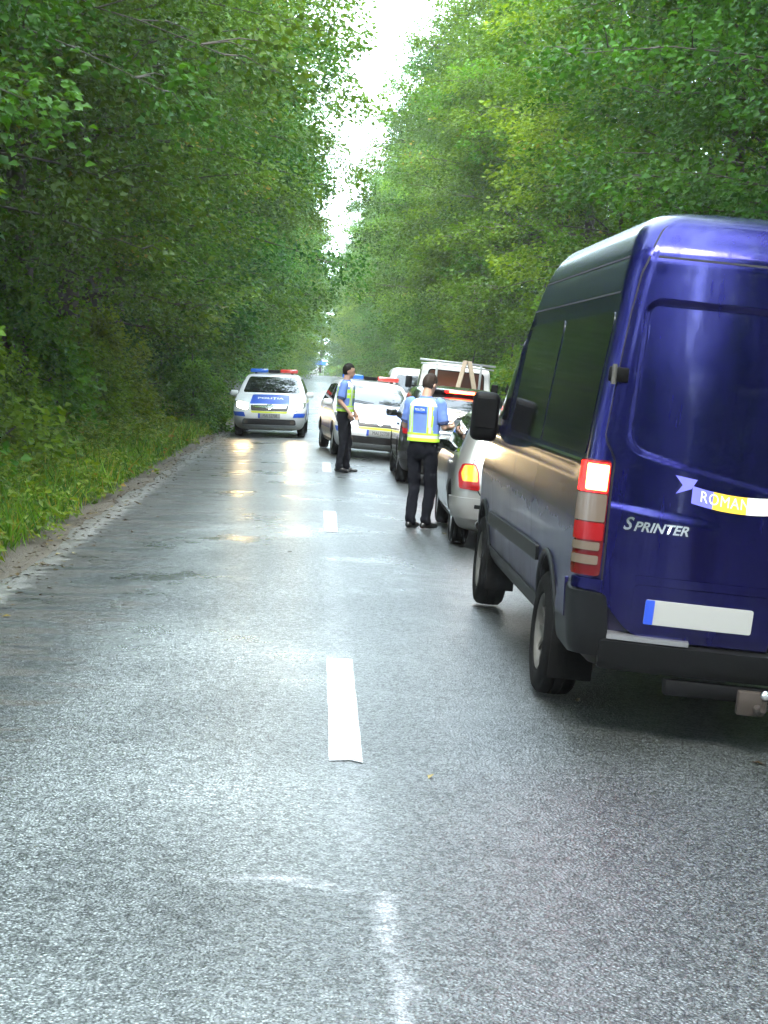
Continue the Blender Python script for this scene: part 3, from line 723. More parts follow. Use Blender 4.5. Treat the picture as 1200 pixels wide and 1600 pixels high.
def patch(name, poly, f, out, mat, parent, off=0.004, thick=0.012, step=0.06, relief=None, sharp=35):
    """a convex outline laid on a surface: off = how far it stands proud, relief(u, v) adds to that; with a rim going back in"""
    out = Vector(out)
    vs_ = sorted({round(p[1], 5) for p in poly}); lv = [vs_[0]]
    for v in vs_[1:]:
        k = max(1, int(math.ceil((v - lv[-1]) / step))); a = lv[-1]
        if v - a < 1e-4: continue
        lv += [a + (v - a) * i / k for i in range(1, k + 1)]
    def span(v):
        xs = []
        m = len(poly)
        for i in range(m):
            (u0, v0), (u1, v1) = poly[i], poly[(i + 1) % m]
            if min(v0, v1) - 1e-9 <= v <= max(v0, v1) + 1e-9:
                if abs(v1 - v0) < 1e-9: xs += [u0, u1]
                else: xs.append(u0 + (u1 - u0) * (v - v0) / (v1 - v0))
        return (min(xs), max(xs)) if xs else (0, 0)
    lv = [min(max(v, lv[0] + 2e-5), lv[-1] - 2e-5) for v in lv]
    sp = [span(v) for v in lv]
    nu = max(2, int(math.ceil(max(b - a for a, b in sp) / step)))
    V, F = [], []; inner = []
    for v, (a, b) in zip(lv, sp):
        for i in range(nu + 1):
            u = a + (b - a) * i / nu
            n = normal_at(f, u, v, out); p = f(u, v)
            o = off + (relief(u, v) if relief else 0)
            V.append(p + n * o)
            if i in (0, nu) or v in (lv[0], lv[-1]): inner.append((len(V) - 1, p + n * (off - thick)))
    w = nu + 1; h = len(lv)
    # orientation
    flip = False
    i0 = (h // 2) * w + nu // 2 - 1 if nu > 1 else 0
    i0 = min(max(i0, 0), (h - 2) * w + nu - 1)
    t = (V[i0 + 1] - V[i0]).cross(V[i0 + w] - V[i0])
    flip = t.dot(out) < 0
    for j in range(h - 1):
        for i in range(nu):
            q = (j * w + i, j * w + i + 1, (j + 1) * w + i + 1, (j + 1) * w + i); F.append(q[::-1] if flip else q)
    if thick > 0:
        ring = [i for i in range(w)] + [j * w + nu for j in range(1, h)] + [(h - 1) * w + i for i in range(nu - 1, -1, -1)] + [j * w for j in range(h - 2, 0, -1)]
        mp = dict(inner); base = len(V)
        for k in ring: V.append(mp[k])
        m = len(ring)
        for k in range(m):
            q = (ring[k], base + k, base + (k + 1) % m, ring[(k + 1) % m]); F.append(q[::-1] if flip else q)
    return mk(name, V, F, mat, parent, True, sharp)
def strip(name, pts, width, f, out, mat, parent, off=0.003):
    """a narrow band following points (u, v) on a surface"""
    out = Vector(out); V, F = [], []; m = len(pts)
    for i, p in enumerate(pts):
        a, b = Vector(pts[max(0, i - 1)]), Vector(pts[min(m - 1, i + 1)]); t = (b - a).normalized(); s = Vector((-t.y, t.x)) * width / 2
        for sg in (-1, 1):
            u, v = p[0] + sg * s.x, p[1] + sg * s.y
            V.append(f(u, v) + normal_at(f, u, v, out) * off)
    for i in range(m - 1): F.append((2 * i, 2 * i + 1, 2 * i + 3, 2 * i + 2))
    o = mk(name, V, F, mat, parent, True, 0)
    return o
def lerp_pts(pts, n=8):
    o = []
    for a, b in zip(pts[:-1], pts[1:]):
        o += [(a[0] + (b[0] - a[0]) * k / n, a[1] + (b[1] - a[1]) * k / n) for k in range(n)]
    return o + [pts[-1]]
def text(name, body, size, f, out, u0, v0, mat, parent, off=0.006, mirror=False, shear=0.0, align='CENTER', su=1.0, arc=None, bold=0.0, spacing=1.0):
    cu = bpy.data.curves.new(name, 'FONT'); cu.body = body; cu.size = size; cu.align_x = align; cu.align_y = 'CENTER'; cu.shear = shear; cu.offset = bold; cu.space_character = spacing
    cu.resolution_u = 3
    tmp = bpy.data.objects.new('tmp', cu); col.objects.link(tmp)
    dg = bpy.context.evaluated_depsgraph_get(); me = bpy.data.meshes.new_from_object(tmp.evaluated_get(dg))
    bpy.data.objects.remove(tmp); bpy.data.curves.remove(cu)
    out = Vector(out)
    for v in me.vertices:
        u, w = v.co.x * su * (-1 if mirror else 1), v.co.y
        if arc: w += arc(u)
        v.co = f(u0 + u, v0 + w) + normal_at(f, u0 + u, v0 + w, out) * off
    me.name = name
    return link(name, me, mat, parent, False)
def cut_arches(obj, axles, r, halfw, mat_dark, zc):
    """wheel arches cut right through the shell"""
    obj.data.materials.append(mat_dark)
    for y in axles:
        V, F = lathe([(-halfw - 0.2, r), (halfw + 0.2, r)], 40)
        n = 40; F += [tuple(range(n)), tuple(range(2 * n - 1, n - 1, -1))]
        V = [(a, b + y, c + zc) for a, b, c in V]
        me = bpy.data.meshes.new('cut'); me.from_pydata(V, [], F); me.update()
        bm = bmesh.new(); bm.from_mesh(me); bmesh.ops.recalc_face_normals(bm, faces=bm.faces); bm.to_mesh(me); bm.free()
        me.materials.append(mat_dark)
        c = bpy.data.objects.new('cut', me); col.objects.link(c)
        par = obj.parent; obj.parent = None
        md = obj.modifiers.new('b', 'BOOLEAN'); md.operation = 'DIFFERENCE'; md.object = c; md.solver = 'EXACT'
        try: md.material_mode = 'TRANSFER'
        except Exception: pass
        dg = bpy.context.evaluated_depsgraph_get(); new = bpy.data.meshes.new_from_object(obj.evaluated_get(dg))
        obj.modifiers.clear(); old = obj.data; new.name = old.name; obj.data = new; bpy.data.meshes.remove(old)
        bpy.data.objects.remove(c); bpy.data.meshes.remove(me)
        obj.parent = par
    me = obj.data; me.polygons.foreach_set('use_smooth', [True] * len(me.polygons)); me.set_sharp_from_angle(angle=R(38))
WHEELS = {}
def wheel_meshes(r, w, rim_r, style):
    key = (r, w, rim_r, style)
    if key in WHEELS: return WHEELS[key]
    h = w / 2
    V, F = lathe([(-h * 0.72, rim_r - 0.005), (-h * 0.9, rim_r + 0.01), (-h, rim_r + (r - rim_r) * 0.45), (-h * 0.93, r - 0.03), (-h * 0.72, r - 0.006), (-h * 0.3, r), (-h * 0.28, r - 0.007), (-h * 0.22, r - 0.007), (-h * 0.2, r),
                  (h * 0.2, r), (h * 0.22, r - 0.007), (h * 0.28, r - 0.007), (h * 0.3, r), (h * 0.72, r - 0.006), (h * 0.93, r - 0.03), (h, rim_r + (r - rim_r) * 0.45), (h * 0.9, rim_r + 0.01), (h * 0.72, rim_r - 0.005)], 40)
    ty = bpy.data.meshes.new('wheel'); ty.from_pydata(V, [], F); ty.update(); ty.materials.append(M['rubber'])
    parts = [lathe([(h * 0.8, rim_r), (h * 0.86, rim_r - 0.006), (h * 0.72, rim_r - 0.022), (h * 0.1, rim_r - 0.035), (-h * 0.3, rim_r * 0.5), (-h * 0.3, 0.001)], 40), lathe([(-h * 0.7, rim_r), (-h * 0.7, 0.001)], 40)]
    ns = 5 if style == 'alloy' else 10
    for k in range(ns):
        a = 2 * math.pi * k / ns
        wid = 0.055 if style == 'alloy' else 0.035
        bx = []
        for rr_, xx, ww in ((0.03, h * 0.55, wid * 1.1), (rim_r * 0.55, h * 0.62, wid * 0.9), (rim_r - 0.012, h * 0.66, wid)):
            for sg in (-1, 1):
                for dx in (0, -0.025):
                    y, z = rr_, sg * ww / 2
                    bx.append((xx + dx, y * math.cos(a) - z * math.sin(a), y * math.sin(a) + z * math.cos(a)))
        fs = []
        for s_ in (0, 4):
            fs += [(s_, s_ + 2, s_ + 6, s_ + 4), (s_ + 1, s_ + 5, s_ + 7, s_ + 3), (s_, s_ + 4, s_ + 5, s_ + 1), (s_ + 2, s_ + 3, s_ + 7, s_ + 6)]
        parts.append((bx, fs))
    parts.append(lathe([(h * 0.5, 0.001), (h * 0.66, 0.001), (h * 0.66, 0.05), (h * 0.5, 0.062)], 16))
    V, F = join(parts)
    ri = bpy.data.meshes.new('rim'); ri.from_pydata(V, [], F); ri.update(); ri.materials.append(M['alloy'] if style == 'alloy' else M['steel_rim'])
    for me in (ty, ri):
        me.polygons.foreach_set('use_smooth', [True] * len(me.polygons)); me.set_sharp_from_angle(angle=R(40))
    WHEELS[key] = (ty, ri); return WHEELS[key]
def wheels(root, axles, track, r, w, rim_r, style='alloy', steer=0.0):
    ty, ri = wheel_meshes(r, w, rim_r, style)
    for y in axles:
        for sg in (-1, 1):
            o = bpy.data.objects.new('wheel', ty); col.objects.link(o); o.parent = root
            o.location = (sg * track / 2, y, r); o.rotation_euler = (0, 0, 0 if sg > 0 else math.pi)
            q = bpy.data.objects.new('rim', ri); col.objects.link(q); q.parent = o
def underbody(root, y0, y1, hw, z0=0.2, z1=0.5):
    v, f = box(0, (y0 + y1) / 2, (z0 + z1) / 2, hw * 2, y1 - y0, z1 - z0)
    mk('underbody', v, f, M['black_plastic'], root, False)

M['rubber'] = simple('tyre_rubber', (0.004, 0.004, 0.004), 0.85, 0.0, 0.1, noise=0.4, nscale=20, bump=0.2)
M['alloy'] = simple('alloy_rim', (0.42, 0.42, 0.44), 0.35, 0.9, noise=0.2)
M['steel_rim'] = simple('steel_rim', (0.085, 0.08, 0.072), 0.55, 0.6, noise=0.3, nscale=15)
M['black_plastic'] = simple('black_plastic', (0.0028, 0.0028, 0.0032), 0.55, 0.0, 0.1, noise=0.3, nscale=30)
M['grey_plastic'] = simple('grey_plastic', (0.0035, 0.004, 0.005), 0.45, 0.0, 0.2, noise=0.25, nscale=12, dirt=((0.03, 0.027, 0.022), 0.9, 0.18))
M['gap'] = simple('panel_gap', (0.004, 0.004, 0.006), 0.8)
M['glass'] = simple('window_glass', (0.006, 0.008, 0.010), 0.02, 0.0, 0.85)
M['glass_tint'] = simple('tinted_window_glass', (0.003, 0.004, 0.006), 0.07, 0.0, 0.38)
M['chrome'] = simple('chrome', (0.75, 0.76, 0.78), 0.12, 1.0)
M['white_paint'] = simple('white_paint', (0.74, 0.75, 0.76), 0.3, 0, 0.5, 0.6, dirt=((0.22, 0.18, 0.13), 0.75, 0.6))
M['blue_paint'] = simple('navy_van_paint', (0.0052, 0.0055, 0.078), 0.24, 0.75, 0.3, 0.2, noise=0.10, nscale=3, dirt=((0.020, 0.016, 0.015), 1.40, 0.95))
M['blue_paint_door'] = simple('navy_door_paint', (0.0055, 0.0052, 0.080), 0.15, 0.85, 0.4, 0.35, noise=0.10, nscale=3, dirt=((0.05, 0.045, 0.05), 1.0, 0.25), streak=0.22)
M['silver_paint'] = simple('silver_paint', (0.34, 0.33, 0.32), 0.28, 0.75, 0.5, 0.7, dirt=((0.17, 0.15, 0.12), 0.7, 0.6))
M['black_paint'] = simple('black_paint', (0.010, 0.010, 0.012), 0.22, 0.2, 0.5, 1.0, dirt=((0.06, 0.055, 0.045), 0.7, 0.6))
M['red_lens'] = simple('red_lens', (0.20, 0.003, 0.005), 0.2, 0, 0.35, 0.1)
M['dark_red_lens'] = simple('dark_red_lens', (0.07, 0.002, 0.004), 0.2, 0, 0.35, 0.1)
M['clear_lens'] = simple('clear_lens', (0.10, 0.075, 0.058), 0.2, 0.0, 0.35, 0.15)
M['amber_lens'] = simple('amber_lens', (0.80, 0.22, 0.01), 0.15, 0, 0.5, 0.8, emit=(1.0, 0.22, 0.01), estr=0.25)
M['brake_on'] = simple('brake_light_lit', (0.5, 0.1, 0.05), 0.4, emit=(1.0, 0.11, 0.024), estr=14)
M['brake_glow'] = simple('lit_red_lens', (0.4, 0.004, 0.004), 0.3, 0, 0.3, 0.2, emit=(1.0, 0.004, 0.003), estr=2.6)
M['headlight_on'] = simple('headlight_lit', (0.9, 0.9, 0.9), 0.2, emit=(1.0, 0.72, 0.36), estr=45)
M['sticker_blue'] = simple('sticker_blue', (0.14, 0.14, 0.62), 0.4)
M['sticker_yellow'] = simple('sticker_yellow', (0.85, 0.52, 0.04), 0.4)
M['sticker_pale'] = simple('sticker_pale', (0.76, 0.74, 0.66), 0.4)
M['plate'] = simple('plate_white', (0.30, 0.30, 0.29), 0.4)
M['plate_blue'] = simple('plate_blue', (0.02, 0.06, 0.42), 0.4)
M['ink'] = simple('black_ink', (0.02, 0.02, 0.02), 0.5)
M['police_blue'] = simple('police_blue', (0.012, 0.075, 0.50), 0.3, 0, 0.5, 0.6)
M['police_yellow'] = simple('police_yellow', (0.62, 0.68, 0.03), 0.35, 0, 0.5, 0.4)
M['lamp_blue'] = simple('beacon_blue', (0.03, 0.14, 0.62), 0.15, 0, 0.5, 0.7)
M['lamp_red'] = simple('beacon_red', (0.62, 0.05, 0.04), 0.15, 0, 0.5, 0.7)
M['rust'] = simple('rusty_steel', (0.022, 0.015, 0.011), 0.75, 0.1, noise=0.5, nscale=20, bump=0.4)
M['wood'] = simple('raw_timber', (0.26, 0.21, 0.15), 0.7, noise=0.25, nscale=10)
M['galv'] = simple('galvanised_steel', (0.42, 0.44, 0.45), 0.45, 0.8, noise=0.2)

# ------------------------------------------------------------------ the blue van
LEFT, RIGHT, BACK, FWD, UP = (-1, 0, 0), (1, 0, 0), (0, -1, 0), (0, 1, 0), (0, 0, 1)
def sstep(a, b, x):
    t = min(1.0, max(0.0, (x - a) / (b - a))); return t * t * (3 - 2 * t)
def rr_sdf(u, v, cu, cv, hu, hv, r):
    a, b = abs(u - cu) - hu + r, abs(v - cv) - hv + r
    return math.hypot(max(a, 0), max(b, 0)) + min(max(a, b), 0) - r
def make_van():
    root = empty('delivery_van', label='dark blue high roofed panel van with its brake light on, right foreground', cat='van')
    ya, yb = 1.22, 5.02
    def disp(y, z):
        d = 0.0
        # roof gutter and the two long side grooves, and the pressed recess round the side windows
        d += 0.003 * math.exp(-((z - 2.395) / 0.014) ** 2) + 0.003 * math.exp(-((z - 2.215) / 0.013) ** 2)
        d += 0.016 * sstep(0.02, -0.02, rr_sdf(y, z, 2.15, 1.765, 1.90, 0.41, 0.09)) if 0.1 < y < 4.4 else 0
        d += 0.008 * math.exp(-((z - 1.30) / 0.018) ** 2) * sstep(0.3, 0.6, y)
        # a shallow swell along the flank below the waistline
        d -= 0.014 * math.exp(-((z - 1.02) / 0.14) ** 2)
        return d
    lv = [(0.34, 0.12, 5.75, 0.85, .10, .45), (0.42, 0.06, 5.86, 0.93, .10, .45), (0.58, 0.02, 5.92, 0.965, .10, .42), (0.82, 0.0, 5.90, 0.985, .10, .40), (1.05, 0.0, 5.80, 0.993, .10, .38),
          (1.25, 0.005, 5.58, 0.99, .10, .36), (1.42, 0.01, 5.22, 0.98, .10, .34), (1.52, 0.015, 4.98, 0.972, .10, .32), (1.80, 0.03, 4.64, 0.945, .10, .30), (2.10, 0.06, 4.30, 0.91, .10, .28), (2.30, 0.085, 4.05, 0.885, .11, .28),
          (2.40, 0.10, 3.90, 0.868, .12, .28), (2.50, 0.165, 3.72, 0.838, .13, .28), (2.57, 0.22, 3.60, 0.795, .14, .28), (2.625, 0.29, 3.48, 0.72, .16, .26), (2.655, 0.38, 3.3, 0.60, .18, .24), (2.67, 0.50, 3.1, 0.42, .2, .2), (2.675, 0.7, 2.9, 0.2, .15, .15)]
    B = Body(lv, 0.10, 0.16, 118, disp)
    V, F = B.shell(nR=10, nC=8, nS=96, nF=10)
    body = mk('body', V, F, M['blue_paint'], root); body['label'] = 'blue van body, dirty on the lower flank'
    cut_arches(body, (ya, yb), 0.415, 1.0, M['gap'], 0.36)
    rear, sl, sr = B.rear(), B.side(-1), B.side(1)
    # rear doors: a dark gap sheet, the pressed door skins, hinges
    def hwz(z): return B.par(z)[2]
    zs_ = [0.60, 0.70, 0.80, 1.30, 1.36, 1.39, 1.42, 1.46, 1.50, 1.60, 1.85, 2.10, 2.30, 2.45, 2.555]
    def edge(z): return hwz(z) - (0.128 if z < 1.36 else 0.128 - 0.066 * sstep(1.36, 1.5, z) + 0.045 * sstep(2.2, 2.55, z))
    for sg in (-1, 1):
        e = lambda z, g=0.0: sg * (edge(z) + g)
        outer = [(e(z), z) for z in zs_]; inner = [(sg * 0.006, 2.565), (sg * 0.006, 0.52)]
        low = [(e(0.70) - sg * 0.16, 0.52)]
        poly = rounded(low + outer[1:] + inner, [0.12, 0.12] + [0.0] * (len(outer) - 2) + [0.13, 0.0, 0.0])[::1]
        poly = rounded(low + outer[1:-1] + [(e(2.555), 2.565)] + inner, [0.14, 0.10] + [0.0] * (len(outer) - 3) + [0.12, 0, 0])
        gp = [(u + sg * 0.010 * (1 if abs(u) > 0.05 else -0.4), v + (0.010 if v > 2 else (-0.010 if v < 0.6 else 0))) for u, v in poly]
        patch('door_seal', gp, rear, BACK, M['gap'], root, off=0.0035, thick=0.004, step=0.08)
        def relief(u, v, sg=sg):
            a = abs(u)
            d = 0.0
            # recess where a window would be: lower edge curves down to the middle
            lo = 1.45 - 0.16 * (1 - min(1, a / 0.80)) ** 0.8 * 1.0
            lft = 0.805 - 0.03 * sstep(1.5, 2.2, v)
            vv = v - (lo - 1.45) * sstep(1.9, 1.4, v)
            s_ = rr_sdf(a, vv, lft / 2 - 0.16, (1.45 + 2.175) / 2, lft / 2 + 0.16, (2.175 - 1.45) / 2, 0.07)
            d -= 0.018 * sstep(0.008, -0.008, s_)
            d -= 0.003 * math.exp(-((v - 2.392) / 0.010) ** 2)
            # crease running out from the lamp
            d += 0.010 * sstep(0.0, 0.03, 1.135 + 0.10 * (a - 0.45) - v) * sstep(0.30, 0.46, a) - 0.010 * sstep(0.30, 0.46, a) * 0
            # soft edge of the skin
            return d
        dr = patch('rear_door', poly, rear, BACK, M['blue_paint_door'], root, off=0.026, thick=0.026, step=0.011, relief=relief, sharp=50)
        dr['label'] = 'blue rear door with a pressed blank window panel'
        strip('door_crease', lerp_pts([(sg * 0.01, 2.392), (e(2.39) - sg * 0.035, 2.392)], 14), 0.009, rear, BACK, M['gap'], dr, off=0.0255)
        for hz in (1.80, 0.98, 0.66):
            if hz != 1.80: continue
            q = rear(e(hz), hz)
            bevel_box('hinge', q.x + sg * 0.01, q.y - 0.030, hz, 0.10, 0.03, 0.075, 0.008, M['black_plastic'], root)
            v, f = lathe([(-0.05, 0.013), (0.05, 0.013)], 12, 'z'); v = [(a + q.x + sg * 0.035, b + q.y - 0.046, c + hz) for a, b, c in v]
            mk('hinge_pin', v, f, M['steel_rim'], root)
        # tail lamp, wrapped round the corner
        W = B.wrap(sg); o_ = Vector((sg * 0.7, -0.7, 0)); 
        def cell(nm, z0, z1, m, q0, q1, off=0.03, rd=0.012, par=root, th=0.03):
            return patch(nm, rounded([(q0, z0), (q1, z0), (q1, z1), (q0, z1)], rd), W, o_, m, par, off=off, thick=th, step=0.02)
        q0, q1 = hwz(1.0) - 0.118, hwz(1.0) + 0.055
        hs = cell('tail_lamp', 0.80, 1.372, M['dark_red_lens'], q0, q1, 0.022, 0.02)
        hs['label'] = 'lit tail lamp' if sg < 0 else 'right tail lamp'
        cell('lamp_cell', 1.212, 1.36, M['brake_glow'], q0 + 0.006, q1 - 0.006, 0.027, 0.012, hs)
        cell('lit_bulb_cell', 1.222, 1.350, M['brake_on'], q0 + 0.012, q0 + 0.105, 0.031, 0.01, hs)
        cell('reverse_lens', 1.068, 1.204, M['clear_lens'], q0 + 0.006, q1 - 0.004, 0.027, 0.01, hs)
        cell('lamp_cell', 0.975, 1.062, M['red_lens'], q0 + 0.006, q1 - 0.004, 0.026, 0.01, hs)
        cell('indicator_lens', 0.925, 0.966, M['clear_lens'], q0 + 0.02, q1 - 0.01, 0.027, 0.008, hs)
        cell('indicator_lens', 0.855, 0.90, M['clear_lens'], q0 + 0.02, q1 - 0.01, 0.027, 0.008, hs)
        # bumper corner, cladding behind the wheel
        bc = patch('bumper_corner', rounded([(hwz(.6) - 0.185, 0.42), (1.10, 0.40), (1.42, 0.42), (1.42, 0.60), (1.30, 0.72), (1.10, 0.755), (hwz(.6) - 0.14, 0.715)], 0.02), W, o_, M['grey_plastic'], root, off=0.040, thick=0.05, step=0.03)
        patch('cladding', rounded([(1.06, 0.57), (1.38, 0.575), (1.30, 0.74), (1.06, 0.775)], 0.01), B.wrap(sg), (sg, 0, 0), M['blue_paint'], root, off=0.046, thick=0.02, step=0.05)
        patch('corner_trim', rounded([(hwz(.7) - 0.145, 0.722), (hwz(.7) + 0.03, 0.735), (hwz(.7) + 0.03, 0.79), (hwz(.7) - 0.145, 0.785)], 0.006), W, o_, M['blue_paint_door'], root, off=0.03, thick=0.03, step=0.02)
        # mud flaps
        bevel_box('mud_flap', sg * 0.86, ya - 0.46, 0.34, 0.24, 0.018, 0.36, 0.006, M['rubber'], root)
        bevel_box('mud_flap', sg * 0.86, yb - 0.46, 0.34, 0.22, 0.018, 0.34, 0.006, M['rubber'], root)
        # flank: rubbing strips, panel gaps
        S = B.side(sg); so_ = (sg, 0, 0)
        patch('rubbing_strip', rounded([(ya + 0.42, 0.70), (yb - 0.46, 0.66), (yb - 0.46, 0.755), (ya + 0.42, 0.79)], 0.015), S, so_, M['grey_plastic'], root, off=0.020, thick=0.022, step=0.10)
        patch('sill_cladding', rounded([(ya + 0.40, 0.36), (yb - 0.43, 0.36), (yb - 0.46, 0.50), (ya + 0.44, 0.50)], 0.02), S, so_, M['grey_plastic'], root, off=0.014, thick=0.02, step=0.10)
        for yy in (2.02, 3.22, 4.42):
            strip('panel_gap', lerp_pts([(yy, 0.40), (yy, 1.34)], 12), 0.007, S, so_, M['gap'], root, off=0.0025)
        for zz in (2.395, 2.215):
            strip('roof_groove', lerp_pts([(0.30, zz), (4.0 if zz < 2.3 else 3.7, zz)], 24), 0.012, S, so_, M['gap'], root, off=0.003)
        # wheel arch lips
        for yy in (ya, yb):
            pts = [(yy + 0.435 * math.cos(a), 0.36 + 0.435 * math.sin(a)) for a in np.linspace(0.12, math.pi - 0.12, 26)]
            v, f = tube([S(p[0], max(0.36, p[1])) + Vector((sg * 0.004, 0, 0)) for p in pts], [0.018] * 26, 8)
            mk('arch_lip', v, f, M['grey_plastic'], root)
        # glass in the flank recess
        for (g0, g1) in ((0.36, 2.14), (2.22, 3.98)):
            w_ = patch('side_window', rounded([(g0, 1.385), (g1, 1.385), (g1 - 0.02, 2.12), (g0 + 0.02, 2.12)], 0.07), S, so_, M['glass_tint'], root, off=0.004, thick=0.005, step=0.12)
        strip('window_moulding', lerp_pts([(0.28, 1.352), (4.0, 1.352)], 24), 0.012, S, so_, M['chrome'], root, off=0.006)
        # cab door glass
        patch('cab_window', rounded([(4.10, 1.44), (4.92, 1.44), (4.52, 1.98), (4.10, 2.04)], 0.06), S, so_, M['glass_tint'], root, off=0.006, thick=0.01, step=0.10)
        # door mirror: housing on an arm
        bevel_box('mirror_arm', sg * 1.02, 4.66, 1.36, 0.16, 0.05, 0.07, 0.015, M['black_plastic'], root)
        mi = bevel_box('mirror', sg * 1.10, 4.60, 1.445, 0.205, 0.13, 0.365, 0.055, M['black_plastic'], root, 4)
        bevel_box('mirror_glass', sg * 1.10, 4.530, 1.47, 0.15, 0.006, 0.22, 0.002, M['black_plastic'], mi, 1)
    # rear step bumper
    v, f = [], []
    patch('bumper_step', rounded([(-0.83, 0.385), (0.83, 0.385), (0.83, 0.505), (-0.83, 0.505)], 0.025), rear, BACK, M['grey_plastic'], root, off=0.070, thick=0.07, step=0.04)
    for sg in (-1, 1):
        patch('step_tread', rounded([(sg * 0.40, 0.512), (sg * 0.80, 0.512), (sg * 0.80, 0.535), (sg * 0.40, 0.535)], 0.004), rear, BACK, M['alloy'], root, off=0.062, thick=0.06, step=0.04)
    # number plate, kept blank, in its holder
    patch('plate_recess', rounded([(-0.70, 0.565), (-0.03, 0.565), (-0.03, 0.785), (-0.70, 0.785)], 0.03), rear, BACK, M['blue_paint_door'], root, off=0.042, thick=0.02, step=0.03)
    pl = patch('number_plate', rounded([(-0.635, 0.60), (-0.105, 0.60), (-0.105, 0.72), (-0.635, 0.72)], 0.012), rear, BACK, M['plate'], root, off=0.052, thick=0.012, step=0.05)
    patch('plate_band', rounded([(-0.635, 0.60), (-0.590, 0.60), (-0.590, 0.72), (-0.635, 0.72)], 0.006), rear, BACK, M['plate_blue'], pl, off=0.0545, thick=0.002, step=0.05)
    patch('plate_lamp_strip', rounded([(-0.70, 0.79), (-0.03, 0.79), (-0.03, 0.83), (-0.70, 0.83)], 0.012), rear, BACK, M['blue_paint_door'], root, off=0.045, thick=0.03, step=0.03)
    # lettering and the ribbon sticker on the left door
    text('badge_lettering', 'S', 0.088, rear, BACK, -0.790, 1.076, M['chrome'], root, 0.041, shear=0.3, align='LEFT', bold=0.0015)
    text('badge_lettering', 'PRINTER', 0.066, rear, BACK, -0.738, 1.067, M['chrome'], root, 0.041, shear=0.3, align='LEFT', su=1.05, bold=0.0015)
    arc = lambda u: 0.16 * (u + 0.235) ** 2 * 2.2
    def rib(name, u0, u1, m, h=0.085, off=0.0315):
        V, F = [], []; n = 10
        for i in range(n + 1):
            u = u0 + (u1 - u0) * i / n
            for sg in (-1, 1): V.append(rear(u, 1.225 + arc(u) * 1.2 + sg * h / 2 - 0.02 * (u + 0.26)) + Vector((0, -off, 0)))
        for i in range(n): F.append((2 * i, 2 * i + 2, 2 * i + 3, 2 * i + 1))
        return mk(name, V, F, m, root, False)
    stick = rib('ribbon_sticker', -0.475, -0.37, M['sticker_blue'])
    for a, b, m in ((-0.37, -0.20, 'sticker_yellow'), (-0.20, -0.085, 'sticker_pale')):
        o = rib('ribbon_band', a, b, M[m], off=0.0316)
        o.parent = stick
    def tail(u0, d, m):
        z0 = 1.285 if d < 0 else 1.262
        P = [(u0, z0 - 0.005), (u0 + d * 0.075, z0 - 0.035), (u0 + d * 0.045, z0 + 0.01), (u0 + d * 0.085, z0 + 0.055), (u0 - d * 0.025, z0 + 0.042)]
        V = [rear(u, v) + Vector((0, -0.0305, 0)) for u, v in P]
        o = mk('ribbon_tail', V, [(0, 1, 2), (0, 2, 4), (2, 3, 4)], M[m], stick, False)
    tail(-0.48, -1, 'sticker_blue'); tail(-0.07, 1, 'sticker_pale')
    text('sticker_lettering', 'ROMANIA', 0.078, lambda u, v: rear(u, v), BACK, -0.275, 1.227, M['sticker_pale'], stick, 0.0335, su=0.84, arc=lambda u: arc(u - 0.275) * 1.2 - 0.02 * (u - 0.015), spacing=1.08)
    # front end: windscreen, grille, lamps (turned away from the camera)
    fr = B.front()
    patch('windscreen', rounded([(-0.72, 1.56), (0.72, 1.56), (0.66, 2.12), (-0.66, 2.12)], 0.08), fr, FWD, M['glass'], root, off=0.005, thick=0.01, step=0.1)
    patch('grille', rounded([(-0.5, 0.85), (0.5, 0.85), (0.55, 1.12), (-0.55, 1.12)], 0.05), fr, FWD, M['black_plastic'], root, off=0.006, thick=0.01, step=0.08)
    for sg in (-1, 1):
        patch('headlight', rounded([(sg * 0.60, 0.86), (sg * 0.86, 0.90), (sg * 0.86, 1.18), (sg * 0.62, 1.14)], 0.05), fr, FWD, M['clear_lens'], root, off=0.008, thick=0.01, step=0.05)
    # running gear
    underbody(root, 0.35, 5.4, 0.62, 0.30, 0.55)
    v, f = lathe([(-0.70, 0.055), (0.70, 0.055)], 14); v = [(a, b + ya, c + 0.33) for a, b, c in v]; mk('rear_axle', v, f, M['rust'], root)
    bevel_box('spare_wheel_well', 0.1, 0.72, 0.36, 0.7, 0.6, 0.18, 0.08, M['rubber'], root)
    bevel_box('exhaust_box', -0.45, 2.6, 0.30, 0.26, 0.7, 0.16, 0.05, M['rust'], root)
    tb = bevel_box('tow_bar', -0.18, 0.06, 0.285, 0.62, 0.07, 0.075, 0.006, M['black_plastic'], root)
    v, f = tube([(-0.03, 0.05, 0.24), (-0.03, -0.10, 0.23), (-0.03, -0.16, 0.25), (-0.03, -0.17, 0.30)], [0.024, 0.022, 0.018, 0.014], 10)
    mk('tow_hook', v, f, M['rust'], tb)
    V, F = [], []
    bmx = bmesh.new(); bmesh.ops.create_uvsphere(bmx, u_segments=16, v_segments=10, radius=0.027); bmesh.ops.translate(bmx, vec=(-0.03, -0.17, 0.325), verts=bmx.verts)
    me = bpy.data.meshes.new('tow_ball'); bmx.to_mesh(me); bmx.free(); link('tow_ball', me, M['chrome'], tb)
    bevel_box('tow_plate', -0.06, -0.02, 0.255, 0.14, 0.05, 0.12, 0.008, M['rust'], tb)
    wheels(root, (ya, yb), 1.77, 0.345, 0.225, 0.215, 'steel')
    return root
van = make_van()
van.location = (2.08, 8.82, zr(2.08)); van.rotation_euler = (0, R(2.5), R(0.1)); van.scale = (1, 1, 1.012)
